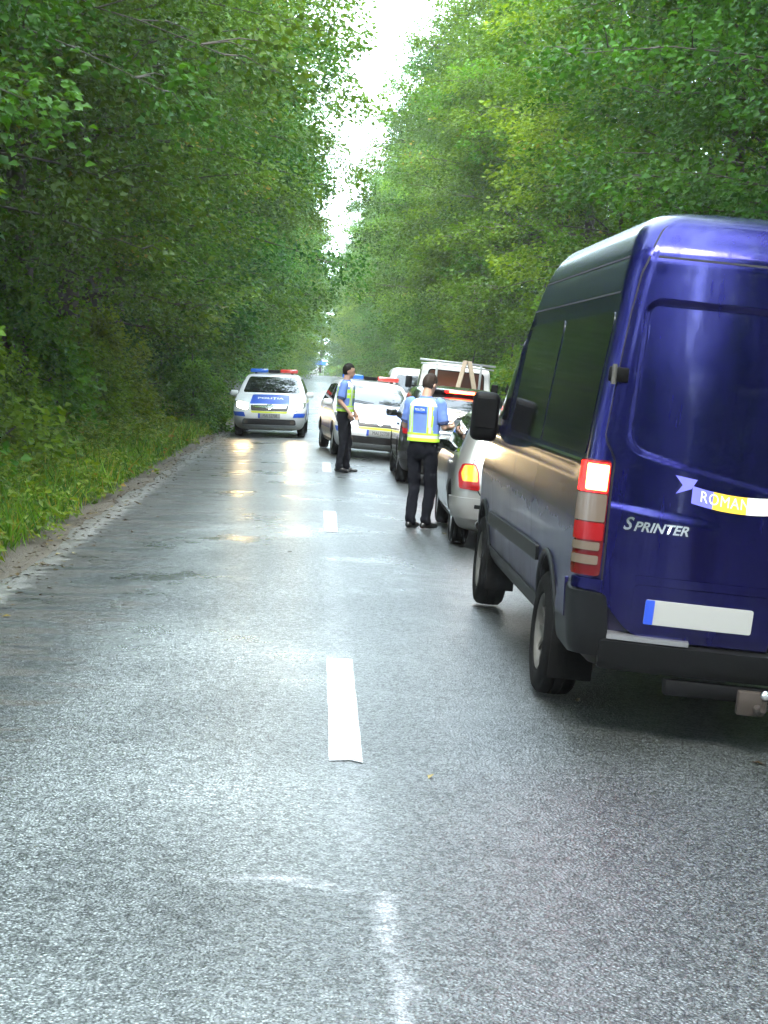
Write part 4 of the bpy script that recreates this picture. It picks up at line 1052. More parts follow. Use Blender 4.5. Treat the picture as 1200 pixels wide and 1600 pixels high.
# ------------------------------------------------------------------ cars
HATCH = [(0.17, 0.35, 3.98, 0.60, .2, .3), (0.22, 0.14, 4.16, 0.76, .2, .35), (0.34, 0.04, 4.28, 0.83, .2, .38), (0.50, 0.0, 4.33, 0.86, .2, .38), (0.66, 0.0, 4.30, 0.867, .2, .38), (0.77, 0.02, 4.18, 0.865, .2, .36),
         (0.85, 0.04, 3.92, 0.86, .2, .34), (0.92, 0.06, 3.62, 0.85, .2, .32), (0.97, 0.08, 3.36, 0.84, .2, .30), (1.02, 0.10, 3.12, 0.825, .2, .28), (1.20, 0.20, 2.84, 0.765, .2, .26), (1.36, 0.38, 2.52, 0.70, .2, .24),
         (1.44, 0.52, 2.30, 0.655, .22, .24), (1.49, 0.74, 2.02, 0.57, .25, .25), (1.515, 1.0, 1.78, 0.42, .2, .2), (1.525, 1.3, 1.6, 0.2, .1, .1)]
def scaled(lv, sx, sy, sz): return [(a * sz, b * sy, c * sy, d * sx, e, f) for a, b, c, d, e, f in lv]
def car_common(root, B, paint, axles, r=0.305, sy=1.0, sz=1.0, gloss='glass', style='alloy', arch=0.36, track=1.50):
    V, F = B.shell(nR=8, nC=8, nS=48, nF=10)
    body = mk('body', V, F, paint, root)
    cut_arches(body, axles, arch, 0.9, M['gap'], r + 0.02)
    for sg in (-1, 1):
        S = B.side(sg); so_ = (sg, 0, 0)
        a, b, c = 0.34 * sy + 0.16, 1.42 * sy, 2.30 * sy
        for poly in ([(0.42 * sy, 1.03 * sz), (0.98 * sy, 1.00 * sz), (0.98 * sy, 1.385 * sz), (0.70 * sy, 1.37 * sz)], [(1.04 * sy, 1.00 * sz), (1.84 * sy, 0.985 * sz), (1.80 * sy, 1.40 * sz), (1.06 * sy, 1.395 * sz)], [(1.92 * sy, 0.985 * sz), (2.86 * sy, 1.0 * sz), (2.28 * sy, 1.375 * sz), (1.90 * sy, 1.40 * sz)]):
            patch('side_window', rounded(poly, 0.04), S, so_, M[gloss], root, off=0.005, thick=0.008, step=0.10)
        for yy in (1.02 * sy, 1.90 * sy, 2.92 * sy):
            strip('panel_gap', lerp_pts([(yy, 0.32 * sz), (yy, 0.97 * sz)], 10), 0.009, S, so_, M['gap'], root, off=0.0025)
        patch('door_handle', rounded([(1.12 * sy, 0.86 * sz), (1.30 * sy, 0.86 * sz), (1.30 * sy, 0.895 * sz), (1.12 * sy, 0.895 * sz)], 0.01), S, so_, paint, root, off=0.022, thick=0.025, step=0.05)
        patch('sill_trim', rounded([(axles[0] + 0.40, 0.235 * sz), (axles[1] - 0.40, 0.235 * sz), (axles[1] - 0.40, 0.30 * sz), (axles[0] + 0.40, 0.30 * sz)], 0.01), S, so_, M['black_plastic'], root, off=0.006, thick=0.01, step=0.15)
    wheels(root, axles, track, r, 0.19, 0.195, style)
    underbody(root, 0.35, B.par(0.34 * sz)[1] - 0.35, 0.55, 0.17, 0.45)
    return body
def mirrors(root, y, z, x, m, m2=None):
    for sg in (-1, 1):
        o = bevel_box('mirror', sg * x, y, z, 0.19, 0.11, 0.125, 0.04, (m2 if (m2 and sg < 0) else m), root, 3)
        bevel_box('mirror_glass', sg * x, y - 0.056, z, 0.14, 0.006, 0.085, 0.002, M['glass'], o, 1)
def make_police(name, label, lit, group):
    root = empty(name, label=label, cat='police car', group=group)
    B = Body(HATCH, 0.06, 0.13, 64)
    axles = (0.74, 3.46)
    car_common(root, B, M['white_paint'], axles)
    fr, hd = B.front(), B.hood()
    patch('windscreen', rounded([(-0.70, 1.045), (0.70, 1.045), (0.575, 1.425), (-0.575, 1.425)], 0.06), fr, FWD, M['glass'], root, off=0.004, thick=0.01, step=0.07)
    for x0 in (-0.25, 0.30):
        strip('wiper', lerp_pts([(x0 - 0.28, 1.055), (x0 + 0.16, 1.10)], 6), 0.016, fr, FWD, M['black_plastic'], root, off=0.02)
    pn = patch('bonnet_panel', rounded([(-0.44, 3.18), (0.44, 3.18), (0.47, 4.10), (-0.47, 4.10)], 0.05), hd, UP, M['police_blue'], root, off=0.004, thick=0.004, step=0.05)
    text('bonnet_lettering', 'POLIȚIA', 0.24, lambda u, v: hd(-u, -v), UP, 0, -3.62, M['white_flat'], pn, 0.007, su=0.68, bold=0.007, spacing=1.05)
    patch('grille', rounded([(-0.43, 0.635), (0.43, 0.635), (0.45, 0.765), (-0.45, 0.765)], 0.03), fr, FWD, M['grille'], root, off=0.006, thick=0.01, step=0.05)
    for sg in (-1, 1):
        patch('grille_bar', rounded([(sg * 0.07, 0.695), (sg * 0.40, 0.70), (sg * 0.40, 0.745), (sg * 0.07, 0.745)], 0.01), fr, FWD, M['chrome'], root, off=0.014, thick=0.012, step=0.04)
        patch('fog_lamp', rounded([(sg * 0.50, 0.335), (sg * 0.60, 0.335), (sg * 0.60, 0.42), (sg * 0.50, 0.42)], 0.035), fr, FWD, M['clear_lens'], root, off=0.014, thick=0.01, step=0.03)
        W = B.wrapf(sg); wo_ = Vector((sg * 0.5, 0.8, 0))
        hl = patch('headlight', rounded([(0.47, 0.665), (0.60, 0.645), (0.93, 0.735), (0.98, 0.845), (0.72, 0.835), (0.49, 0.785)], 0.04), W, wo_, M['lamp_glass'], root, off=0.008, thick=0.012, step=0.03)
        if lit:
            patch('headlight_beam', rounded([(0.51, 0.672), (0.60, 0.662), (0.80, 0.715), (0.82, 0.815), (0.70, 0.818), (0.52, 0.785)], 0.04), W, wo_, M['headlight_on'], hl, off=0.016, thick=0.006, step=0.02)
        patch('bumper_patch', rounded([(0.56, 0.49), (0.90, 0.50), (1.00, 0.60), (0.60, 0.595)], 0.02), W, wo_, M['police_blue'], root, off=0.004, thick=0.003, step=0.04)
        S = B.side(sg)
        patch('door_stripe', rounded([(1.10, 0.50), (2.92, 0.50), (2.92, 0.80), (1.10, 0.80)], 0.01), S, (sg, 0, 0), M['police_blue'], root, off=0.004, thick=0.003, step=0.12)
        patch('door_stripe', rounded([(0.45, 0.83), (3.40, 0.83), (3.40, 0.885), (0.45, 0.885)], 0.01), S, (sg, 0, 0), M['police_yellow'], root, off=0.004, thick=0.003, step=0.12)
        patch('wing_patch', rounded([(3.04, 0.44), (3.12, 0.44), (3.34, 0.72), (3.20, 0.90), (3.04, 0.90)], 0.01), S, (sg, 0, 0), M['police_blue'], root, off=0.0045, thick=0.003, step=0.08)
    em = patch('grille_emblem', rounded([(0, 0.645), (0.062, 0.70), (0.062, 0.775), (-0.062, 0.775), (-0.062, 0.70)], 0.02), fr, FWD, M['chrome'], root, off=0.026, thick=0.02, step=0.03)
    patch('yellow_stripe', rounded([(-0.40, 0.585), (0.40, 0.585), (0.44, 0.625), (-0.44, 0.625)], 0.008), fr, FWD, M['police_yellow'], root, off=0.005, thick=0.004, step=0.05)
    pl = patch('number_plate', rounded([(-0.26, 0.465), (0.26, 0.465), (0.26, 0.575), (-0.26, 0.575)], 0.008), fr, FWD, M['plate'], root, off=0.012, thick=0.012, step=0.05)
    patch('plate_band', [(0.215, 0.467), (0.258, 0.467), (0.258, 0.573), (0.215, 0.573)], fr, FWD, M['plate_blue'], pl, off=0.0145, thick=0.002, step=0.05)
    text('plate_lettering', 'MAI 52708', 0.095, lambda u, v: fr(-u, v), FWD, 0.022, 0.520, M['ink'], pl, 0.0165, su=0.80)
    patch('lower_grille', rounded([(-0.64, 0.31), (0.64, 0.31), (0.62, 0.445), (-0.62, 0.445)], 0.05), fr, FWD, M['grille'], root, off=0.006, thick=0.008, step=0.05)
    patch('skid_plate', rounded([(-0.60, 0.255), (0.60, 0.255), (0.66, 0.30), (-0.66, 0.30)], 0.015), fr, FWD, M['galv'], root, off=0.012, thick=0.015, step=0.05)
    rr_ = B.rear()
    patch('rear_window', rounded([(-0.60, 1.05), (0.60, 1.05), (0.52, 1.36), (-0.52, 1.36)], 0.05), rr_, BACK, M['glass'], root, off=0.005, thick=0.008, step=0.08)
    for sg in (-1, 1):
        patch('tail_lamp', rounded([(0.66, 0.78), (0.92, 0.78), (0.90, 1.0), (0.70, 1.0)], 0.03), B.wrap(sg), Vector((sg * 0.5, -0.8, 0)), M['red_lens'], root, off=0.008, thick=0.01, step=0.04)
    mirrors(root, 2.72, 1.02, 0.925, M['white_paint'], M['police_blue'] if not lit else None)
    # beacon bar on the roof
    bar = bevel_box('beacon_bar', 0, 1.78, 1.565, 0.28, 0.24, 0.075, 0.015, M['black_plastic'], root)
    for sg, m in ((1, 'lamp_blue'), (-1, 'lamp_red')):
        bevel_box('beacon_lens', sg * 0.37, 1.78, 1.575, 0.44, 0.25, 0.095, 0.03, M[m], bar, 3)
        bevel_box('beacon_foot', sg * 0.45, 1.78, 1.515, 0.06, 0.12, 0.05, 0.01, M['black_plastic'], bar)
    return root
M['white_flat'] = simple('white_lettering', (0.8, 0.8, 0.8), 0.4)
M['grille'] = simple('grille_black', (0.025, 0.022, 0.022), 0.45, 0.2, noise=0.5, nscale=60)
M['lamp_glass'] = simple('headlight_glass', (0.45, 0.46, 0.48), 0.08, 0.6, 0.6, 0.8)
pc1 = make_police('police_car', 'white police car with both headlights on, driving toward the camera in the left lane', True, 'police cars')
pc1.location = (-1.28, 46.85, zr(-1.28)); pc1.rotation_euler = (0, R(1.6), R(180 - 0.8))
pc2 = make_police('police_car', 'white police car facing the camera in the right lane, behind the standing policeman', False, 'police cars')
pc2.location = (0.64, 39.25, zr(0.8) - 0.004); pc2.rotation_euler = (0, R(-1.9), R(180 + 4.8))

def make_silver():
    root = empty('silver_hatchback', label='silver hatchback with amber and red tail lamp, half hidden in front of the blue van', cat='car')
    B = Body(scaled(HATCH, 1.02, 0.94, 0.955), 0.07, 0.13, 64)
    car_common(root, B, M['silver_paint'], (0.72, 3.24), 0.30, 0.94, 0.955, 'glass')
    rr_ = B.rear()
    patch('rear_window', rounded([(-0.66, 0.985), (0.66, 0.985), (0.56, 1.32), (-0.56, 1.32)], 0.05), rr_, BACK, M['glass'], root, off=0.005, thick=0.008, step=0.06)
    patch('tailgate', rounded([(-0.60, 0.56), (0.60, 0.56), (0.70, 0.74), (0.70, 0.93), (-0.70, 0.93), (-0.70, 0.74)], 0.05), rr_, BACK, M['silver_paint'], root, off=0.010, thick=0.012, step=0.05)
    patch('tailgate_gap', rounded([(-0.61, 0.55), (0.61, 0.55), (0.71, 0.74), (0.71, 0.94), (-0.71, 0.94), (-0.71, 0.74)], 0.05), rr_, BACK, M['gap'], root, off=0.0025, thick=0.003, step=0.05)
    patch('number_plate', rounded([(-0.26, 0.66), (0.26, 0.66), (0.26, 0.77), (-0.26, 0.77)], 0.01), rr_, BACK, M['plate'], root, off=0.018, thick=0.01, step=0.06)
    for sg in (-1, 1):
        W = B.wrap(sg); o_ = Vector((sg * 0.7, -0.7, 0))
        tl = patch('tail_lamp', rounded([(0.62, 0.615), (0.84, 0.625), (0.865, 0.78), (0.82, 0.875), (0.68, 0.885), (0.64, 0.80)], 0.03), W, o_, M['red_lens'], root, off=0.012, thick=0.015, step=0.025)
        patch('indicator_lens', rounded([(0.645, 0.70), (0.80, 0.70), (0.825, 0.78), (0.79, 0.862), (0.69, 0.867), (0.655, 0.80)], 0.02), W, o_, M['amber_lens'], tl, off=0.016, thick=0.006, step=0.025)
        patch('reverse_lens', rounded([(0.645, 0.645), (0.79, 0.65), (0.80, 0.685), (0.645, 0.682)], 0.01), W, o_, M['red_lens'], tl, off=0.016, thick=0.006, step=0.03)
        patch('bumper_corner', rounded([(0.30, 0.335), (0.95, 0.335), (1.15, 0.36), (1.15, 0.535), (0.30, 0.535)], 0.03), W, o_, M['silver_paint'], root, off=0.030, thick=0.04, step=0.04)
    patch('bumper', rounded([(-0.66, 0.335), (0.66, 0.335), (0.66, 0.535), (-0.66, 0.535)], 0.03), rr_, BACK, M['silver_paint'], root, off=0.032, thick=0.04, step=0.05)
    patch('bumper_moulding', rounded([(-0.66, 0.44), (0.66, 0.44), (0.66, 0.475), (-0.66, 0.475)], 0.01), rr_, BACK, M['grey_plastic'], root, off=0.036, thick=0.006, step=0.06)
    v, f = tube([(-0.58, 0.45, 0.27), (-0.58, 0.05, 0.27), (-0.58, -0.03, 0.27)], [0.052, 0.052, 0.054], 20, cap=False)
    ex = mk('exhaust_pipe', v, f, M['galv'], root)
    v, f = tube([(-0.58, 0.02, 0.27), (-0.58, -0.029, 0.27)], [0.018, 0.018], 12, cap=True); mk('exhaust_core', v, f, M['black_plastic'], ex)
    v, f = tube([(-0.58, 0.03, 0.27), (-0.58, 0.022, 0.27)], [0.05, 0.05], 18, cap=True); mk('exhaust_mouth', v, f, M['rust'], ex)
    patch('windscreen', rounded([(-0.68, 1.0), (0.68, 1.0), (0.56, 1.35), (-0.56, 1.35)], 0.06), B.front(), FWD, M['glass'], root, off=0.004, thick=0.01, step=0.08)
    for sg in (-1, 1): patch('headlight', rounded([(sg * 0.45, 0.62), (sg * 0.80, 0.66), (sg * 0.78, 0.77), (sg * 0.46, 0.75)], 0.03), B.front(), FWD, M['lamp_glass'], root, off=0.006, thick=0.008, step=0.05)
    mirrors(root, 2.56, 0.98, 0.91, M['silver_paint'])
    return root
sc_ = make_silver(); sc_.location = (2.08, 18.15, zr(2.08)); sc_.rotation_euler = (0, R(1.9), R(-0.5))

def make_dark():
    root = empty('dark_hatchback', label='black high tailed car with its high brake light glowing, in front of the silver hatchback', cat='car')
    B = Body(scaled(HATCH, 1.04, 0.98, 1.045), 0.07, 0.13, 64)
    car_common(root, B, M['black_paint'], (0.76, 3.38), 0.33, 0.98, 1.045, 'glass_tint', arch=0.39, track=1.56)
    rr_ = B.rear()
    patch('rear_window', rounded([(-0.70, 1.045), (0.70, 1.045), (0.58, 1.425), (-0.58, 1.425)], 0.06), rr_, BACK, M['glass'], root, off=0.005, thick=0.008, step=0.06)
    strip('wiper', lerp_pts([(-0.30, 1.09), (0.12, 1.115)], 6), 0.022, rr_, BACK, M['black_plastic'], root, off=0.02)
    sp = bevel_box('spoiler', 0, 0.52, 1.53, 1.12, 0.26, 0.045, 0.018, M['black_paint'], root)
    bl_ = bevel_box('high_brake_light', 0.04, 0.385, 1.518, 0.54, 0.02, 0.05, 0.008, M['brake_glow'], sp)
    bevel_box('lit_strip', 0.04, 0.371, 1.518, 0.40, 0.012, 0.032, 0.005, M['brake_on'], sp)
    patch('number_plate', rounded([(-0.26, 0.72), (0.26, 0.72), (0.26, 0.83), (-0.26, 0.83)], 0.01), rr_, BACK, M['plate'], root, off=0.014, thick=0.01, step=0.06)
    patch('chrome_strip', rounded([(-0.32, 0.86), (0.32, 0.86), (0.32, 0.885), (-0.32, 0.885)], 0.008), rr_, BACK, M['chrome'], root, off=0.016, thick=0.012, step=0.06)
    for sg in (-1, 1):
        patch('tail_lamp', rounded([(0.60, 0.80), (0.86, 0.80), (0.90, 0.95), (0.66, 0.97)], 0.03), B.wrap(sg), Vector((sg * 0.7, -0.7, 0)), M['red_lens'], root, off=0.010, thick=0.012, step=0.03)
    patch('bumper', rounded([(-0.70, 0.34), (0.70, 0.34), (0.70, 0.56), (-0.70, 0.56)], 0.03), rr_, BACK, M['grey_plastic'], root, off=0.03, thick=0.035, step=0.05)
    patch('bumper_insert', rounded([(-0.45, 0.40), (0.45, 0.40), (0.45, 0.45), (-0.45, 0.45)], 0.01), rr_, BACK, M['galv'], root, off=0.034, thick=0.01, step=0.05)
    patch('windscreen', rounded([(-0.70, 1.09), (0.70, 1.09), (0.58, 1.48), (-0.58, 1.48)], 0.06), B.front(), FWD, M['glass'], root, off=0.004, thick=0.01, step=0.08)
    for sg in (-1, 1): patch('headlight', rounded([(sg * 0.45, 0.68), (sg * 0.80, 0.72), (sg * 0.78, 0.84), (sg * 0.46, 0.82)], 0.03), B.front(), FWD, M['lamp_glass'], root, off=0.006, thick=0.008, step=0.05)
    mirrors(root, 2.68, 1.06, 0.96, M['black_paint'])
    return root
dk = make_dark(); dk.location = (1.96, 28.0, zr(1.96)); dk.rotation_euler = (0, R(1.9), R(-0.3))

def make_truck():
    root = empty('pickup_truck', label='white dropside truck with a ladder rack behind its cab, pulled onto the right shoulder', cat='truck')
    cab = [(0.40, 3.3, 5.55, 0.80, .06, .3), (0.55, 3.26, 5.66, 0.88, .06, .3), (0.85, 3.25, 5.66, 0.90, .06, .3), (1.10, 3.25, 5.55, 0.905, .06, .3), (1.25, 3.25, 5.25, 0.90, .06, .28), (1.35, 3.25, 5.02, 0.89, .06, .26),
           (1.70, 3.27, 4.70, 0.86, .08, .24), (1.95, 3.30, 4.40, 0.83, .10, .22), (2.03, 3.34, 4.25, 0.79, .12, .2), (2.08, 3.42, 4.05, 0.68, .12, .2), (2.10, 3.55, 3.9, 0.45, .1, .15)]
    B = Body(cab, 0.01, 0.12, 50)
    V, F = B.shell(nR=8, nC=6, nS=24, nF=8); mk('cab', V, F, M['white_paint'], root)
    rr_ = B.rear()
    patch('rear_window', rounded([(-0.70, 1.38), (0.70, 1.38), (0.66, 1.90), (-0.66, 1.90)], 0.09), rr_, BACK, M['brown_glass'], root, off=0.006, thick=0.008, step=0.08)
    rw = patch('window_rubber', rounded([(-0.73, 1.35), (0.73, 1.35), (0.69, 1.93), (-0.69, 1.93)], 0.10), rr_, BACK, M['black_plastic'], root, off=0.003, thick=0.004, step=0.08)
    patch('windscreen', rounded([(-0.70, 1.40), (0.70, 1.40), (0.62, 1.92), (-0.62, 1.92)], 0.08), B.front(), FWD, M['glass'], root, off=0.005, thick=0.008, step=0.08)
    for sg in (-1, 1):
        patch('side_window', rounded([(3.62, 1.36), (4.80, 1.36), (4.42, 1.88), (3.62, 1.90)], 0.06), B.side(sg), (sg, 0, 0), M['glass'], root, off=0.005, thick=0.008, step=0.1)
        patch('headlight', rounded([(sg * 0.55, 0.75), (sg * 0.82, 0.75), (sg * 0.82, 0.95), (sg * 0.55, 0.95)], 0.04), B.front(), FWD, M['lamp_glass'], root, off=0.006, thick=0.008, step=0.06)
        bevel_box('mirror', sg * 1.09, 4.55, 1.55, 0.17, 0.10, 0.30, 0.04, M['black_plastic'], root, 3)
        bevel_box('mirror_arm', sg * 0.96, 4.60, 1.46, 0.16, 0.04, 0.04, 0.008, M['black_plastic'], root)
    # load bed with hinged boards
    bevel_box('load_floor', 0, 1.58, 0.80, 1.90, 3.16, 0.10, 0.01, M['galv'], root)
    for sg in (-1, 1):
        for k in range(2):
            bevel_box('side_board', sg * 0.965, 1.58, 0.94 + k * 0.17, 0.03, 3.12, 0.16, 0.006, M['white_paint'], root)
    for k in range(2): bevel_box('tail_board', 0, 0.0, 0.94 + k * 0.17, 1.88, 0.03, 0.16, 0.006, M['white_paint'], root)
    for sg in (-1, 1):
        bevel_box('tail_lamp', sg * 0.82, -0.02, 0.70, 0.24, 0.05, 0.10, 0.01, M['red_lens'], root)
        bevel_box('rail', sg * 0.40, 1.8, 0.64, 0.08, 3.4, 0.16, 0.01, M['black_plastic'], root)
    # the rack behind the cab
    rk = bevel_box('rack', 0, 3.12, 2.13, 1.86, 0.05, 0.05, 0.008, M['galv'], root)
    bevel_box('rack_bar', 0, 3.12, 2.04, 1.80, 0.04, 0.04, 0.006, M['galv'], rk)
    for x in (-0.50, 0.58):
        bevel_box('rack_post', x, 3.12, 1.47, 0.055, 0.05, 1.34, 0.008, M['galv'], rk)
    wheels(root, (0.95, 4.72), 1.56, 0.33, 0.20, 0.20, 'steel')
    return root
M['brown_glass'] = simple('cab_rear_glass', (0.09, 0.030, 0.018), 0.06, 0, 0.5)
tk = make_truck(); tk.location = (3.02, 40.8, zr(2.9) - 0.02); tk.rotation_euler = (0, R(2.6), R(-0.5))
def plank(label, p0, p1, w=0.11, t=0.04):
    p0, p1 = Vector(p0), Vector(p1); d = p1 - p0; me_v, me_f = box(0, 0, 0.5, w, t, 1.0)
    q = d.to_track_quat('Z', 'Y').to_matrix(); V = [p0 + q @ Vector((a, b, c * d.length)) for a, b, c in me_v]
    o = mk('plank', V, me_f, M['wood'], None, False); tag(o, label, 'plank', 'planks on the truck bed')
tl_ = tk.location
plank('pale plank leaning to the right against the rack of the white truck', (tl_.x - 0.02, tl_.y + 2.35, 0.87), (tl_.x + 0.30, tl_.y + 3.04, 2.08))
plank('pale upright plank, the right one of the pair leaning on the truck rack', (tl_.x + 0.62, tl_.y + 2.30, 0.84), (tl_.x + 0.40, tl_.y + 3.04, 2.07))

def make_minivan():
    root = empty('white_minivan', label='white minivan partly hidden beyond the police car and truck', cat='van')
    lv = [(0.30, 0.10, 4.3, 0.75, .15, .35), (0.45, 0.02, 4.42, 0.86, .15, .35), (0.8, 0.0, 4.40, 0.89, .15, .35), (1.0, 0.02, 4.2, 0.89, .15, .33), (1.1, 0.03, 3.8, 0.885, .15, .3), (1.18, 0.04, 3.45, 0.87, .15, .28),
          (1.5, 0.10, 3.05, 0.82, .17, .26), (1.75, 0.18, 2.75, 0.76, .2, .25), (1.86, 0.30, 2.5, 0.68, .22, .25), (1.91, 0.5, 2.2, 0.52, .2, .2), (1.925, 0.8, 1.9, 0.25, .1, .1)]
    B = Body(lv, 0.05, 0.12, 50); V, F = B.shell(nR=8, nC=6, nS=24, nF=8); body = mk('body', V, F, M['white_paint'], root)
    cut_arches(body, (0.8, 3.5), 0.37, 0.9, M['gap'], 0.33)
    patch('rear_window', rounded([(-0.66, 1.16), (0.66, 1.16), (0.60, 1.70), (-0.60, 1.70)], 0.08), B.rear(), BACK, M['glass'], root, off=0.006, thick=0.008, step=0.08)
    patch('windscreen', rounded([(-0.66, 1.24), (0.66, 1.24), (0.58, 1.74), (-0.58, 1.74)], 0.08), B.front(), FWD, M['glass'], root, off=0.006, thick=0.008, step=0.08)
    for sg in (-1, 1):
        patch('tail_lamp', rounded([(0.74, 0.80), (0.93, 0.80), (0.93, 1.15), (0.76, 1.15)], 0.03), B.wrap(sg), Vector((sg * 0.7, -0.7, 0)), M['red_lens'], root, off=0.01, thick=0.012, step=0.04)
        for a, b in ((0.45, 1.5), (1.6, 2.9)): patch('side_window', rounded([(a, 1.15), (b, 1.15), (b - 0.05, 1.66), (a + 0.05, 1.66)], 0.06), B.side(sg), (sg, 0, 0), M['glass'], root, off=0.006, thick=0.008, step=0.1)
    patch('number_plate', rounded([(-0.26, 0.82), (0.26, 0.82), (0.26, 0.93), (-0.26, 0.93)], 0.01), B.rear(), BACK, M['plate'], root, off=0.01, thick=0.01, step=0.06)
    mirrors(root, 3.0, 1.2, 0.97, M['white_paint'])
    wheels(root, (0.8, 3.5), 1.52, 0.31, 0.19, 0.195, 'steel'); underbody(root, 0.3, 4.0, 0.55, 0.2, 0.5)
    return root
mv = make_minivan(); mv.location = (2.72, 55.5, zr(2.6) - 0.01); mv.rotation_euler = (0, R(2.0), 0)

# ------------------------------------------------------------------ road sign at the junction
sg_root = empty('road_sign', (-0.45, 314.5, 0.0), label='blue direction sign on two posts at the far end of the road', cat='sign')
bevel_box('sign_board', 0, 0, 2.20, 2.7, 0.05, 0.66, 0.02, simple('sign_blue', (0.03, 0.16, 0.68), 0.4), sg_root)
for x in (-0.9, 0.9): bevel_box('post', x, 0.07, 1.1, 0.08, 0.08, 2.4, 0.01, M['galv'], sg_root)
# ------------------------------------------------------------------ people
M['skin'] = simple('skin', (0.40, 0.235, 0.165), 0.55, noise=0.12, nscale=30)
M['hair'] = simple('dark_hair', (0.010, 0.008, 0.006), 0.7, 0.0, 0.15, noise=0.4, nscale=90, bump=0.5)
M['hair2'] = simple('brown_hair', (0.024, 0.015, 0.011), 0.7, 0.0, 0.15, noise=0.4, nscale=90, bump=0.5)
M['shirt'] = simple('blue_shirt', (0.115, 0.195, 0.50), 0.8, noise=0.15, nscale=18, bump=0.15)
M['shirt_dark'] = simple('dark_cuff', (0.03, 0.04, 0.10), 0.8)
M['trouser'] = simple('dark_trousers', (0.005, 0.0055, 0.009), 0.9, 0.0, 0.08, noise=0.3, nscale=14, bump=0.2)
M['shoe'] = simple('black_leather', (0.010, 0.010, 0.010), 0.3)
M['lime'] = simple('hi_vis_lime', (0.42, 0.72, 0.03), 0.7, noise=0.1, nscale=20)
M['reflect'] = simple('reflective_band', (0.50, 0.56, 0.50), 0.45)
M['vest_white'] = simple('vest_yoke_white', (0.72, 0.74, 0.74), 0.7)
M['vest_blue'] = simple('vest_patch_blue', (0.01, 0.07, 0.42), 0.6)
M['paper'] = simple('white_paper', (0.78, 0.78, 0.76), 0.8)
M['eye'] = simple('eye_dark', (0.012, 0.010, 0.010), 0.2)
M['lip'] = simple('lip', (0.25, 0.10, 0.08), 0.5)
def ell(c, r, n=16, m=10):
    V, F = [], []
    for i in range(m + 1):
        a = math.pi * i / m
        for k in range(n):
            b = 2 * math.pi * k / n; V.append((c[0] + r[0] * math.sin(a) * math.cos(b), c[1] + r[1] * math.sin(a) * math.sin(b), c[2] + r[2] * math.cos(a)))
    for i in range(m):
        for k in range(n): F.append((i * n + k, (i + 1) * n + k, (i + 1) * n + (k + 1) % n, i * n + (k + 1) % n))
    return V, F
def cap(p, q, r0, r1, n=12):
    p, q = Vector(p), Vector(q); d = (q - p).normalized()
    pts, rad = [], []
    for a in (80, 50, 20): pts.append(p - d * r0 * math.sin(R(a))); rad.append(r0 * math.cos(R(a)))
    for t in (0, 0.33, 0.66, 1): pts.append(p.lerp(q, t)); rad.append(r0 + (r1 - r0) * t)
    for a in (20, 50, 80): pts.append(q + d * r1 * math.sin(R(a))); rad.append(r1 * math.cos(R(a)))
    return tube(pts, rad, n)
def fused(name, parts, mat, parent, voxel=0.011, it=4, f=0.5):
    V, F = join(parts); me = bpy.data.meshes.new(name); me.from_pydata(V, [], F); me.update()
    bm = bmesh.new(); bm.from_mesh(me); bmesh.ops.recalc_face_normals(bm, faces=bm.faces); bm.to_mesh(me); bm.free()
    t = bpy.data.objects.new('tmp', me); col.objects.link(t)
    md = t.modifiers.new('r', 'REMESH'); md.mode = 'VOXEL'; md.voxel_size = voxel
    sm = t.modifiers.new('s', 'SMOOTH'); sm.iterations = it; sm.factor = f
    dg = bpy.context.evaluated_depsgraph_get(); new = bpy.data.meshes.new_from_object(t.evaluated_get(dg)); new.name = name
    bpy.data.objects.remove(t); bpy.data.meshes.remove(me); new.materials.clear()
    o = link(name, new, mat, parent, True, 0)
    if name in ('trousers', 'shirt'):
        dm = o.modifiers.new('folds', 'DISPLACE'); dm.texture = FOLDS; dm.strength = 0.03 if name == 'trousers' else 0.022; dm.mid_level = 0.5
    return o
FOLDS = bpy.data.textures.new('cloth_folds', 'CLOUDS'); FOLDS.noise_scale = 0.11; FOLDS.noise_depth = 2
def torso_tube(zs, rx, ry, cx=None, cy_=None, n=28):
    pts = [((cx[i] if cx else 0), (cy_[i] if cy_ else 0), z) for i, z in enumerate(zs)]
    return tube(pts, [0.1] * len(zs), n, sxy=list(zip(rx, ry)))
def hand(wrist, direc, palm_n, sgn, curl=0.5):
    """palm and five fingers from the wrist along direc; palm_n = the way the palm faces; sgn +1 right hand"""
    w, d, n = Vector(wrist), Vector(direc).normalized(), Vector(palm_n).normalized()
    n = (n - d * n.dot(d)).normalized(); s = d.cross(n) * sgn
    P = [cap(w, w + d * 0.05, 0.026, 0.030, 10)]
    k = w + d * 0.085
    for i, (o, ln) in enumerate(((-0.030, 0.068), (-0.010, 0.080), (0.011, 0.075), (0.030, 0.058))):
        b = k + s * o
        P.append(cap(w + d * 0.03 + s * o * 0.6, b, 0.016, 0.0125, 8))
        m = b + (d * math.cos(curl) + n * math.sin(curl)) * ln * 0.5; t = m + (d * math.cos(curl * 2.2) + n * math.sin(curl * 2.2)) * ln * 0.5
        P += [cap(b, m, 0.0105, 0.0095, 8), cap(m, t, 0.0095, 0.008, 8)]
    tb = w + d * 0.025 - s * 0.028; tm = tb + (d * 0.7 - s * 0.7 + n * 0.35).normalized() * 0.042; tt = tm + (d * 0.9 - s * 0.15 + n * 0.5).normalized() * 0.034
    P += [cap(tb, tm, 0.014, 0.011, 8), cap(tm, tt, 0.011, 0.009, 8)]
    return P
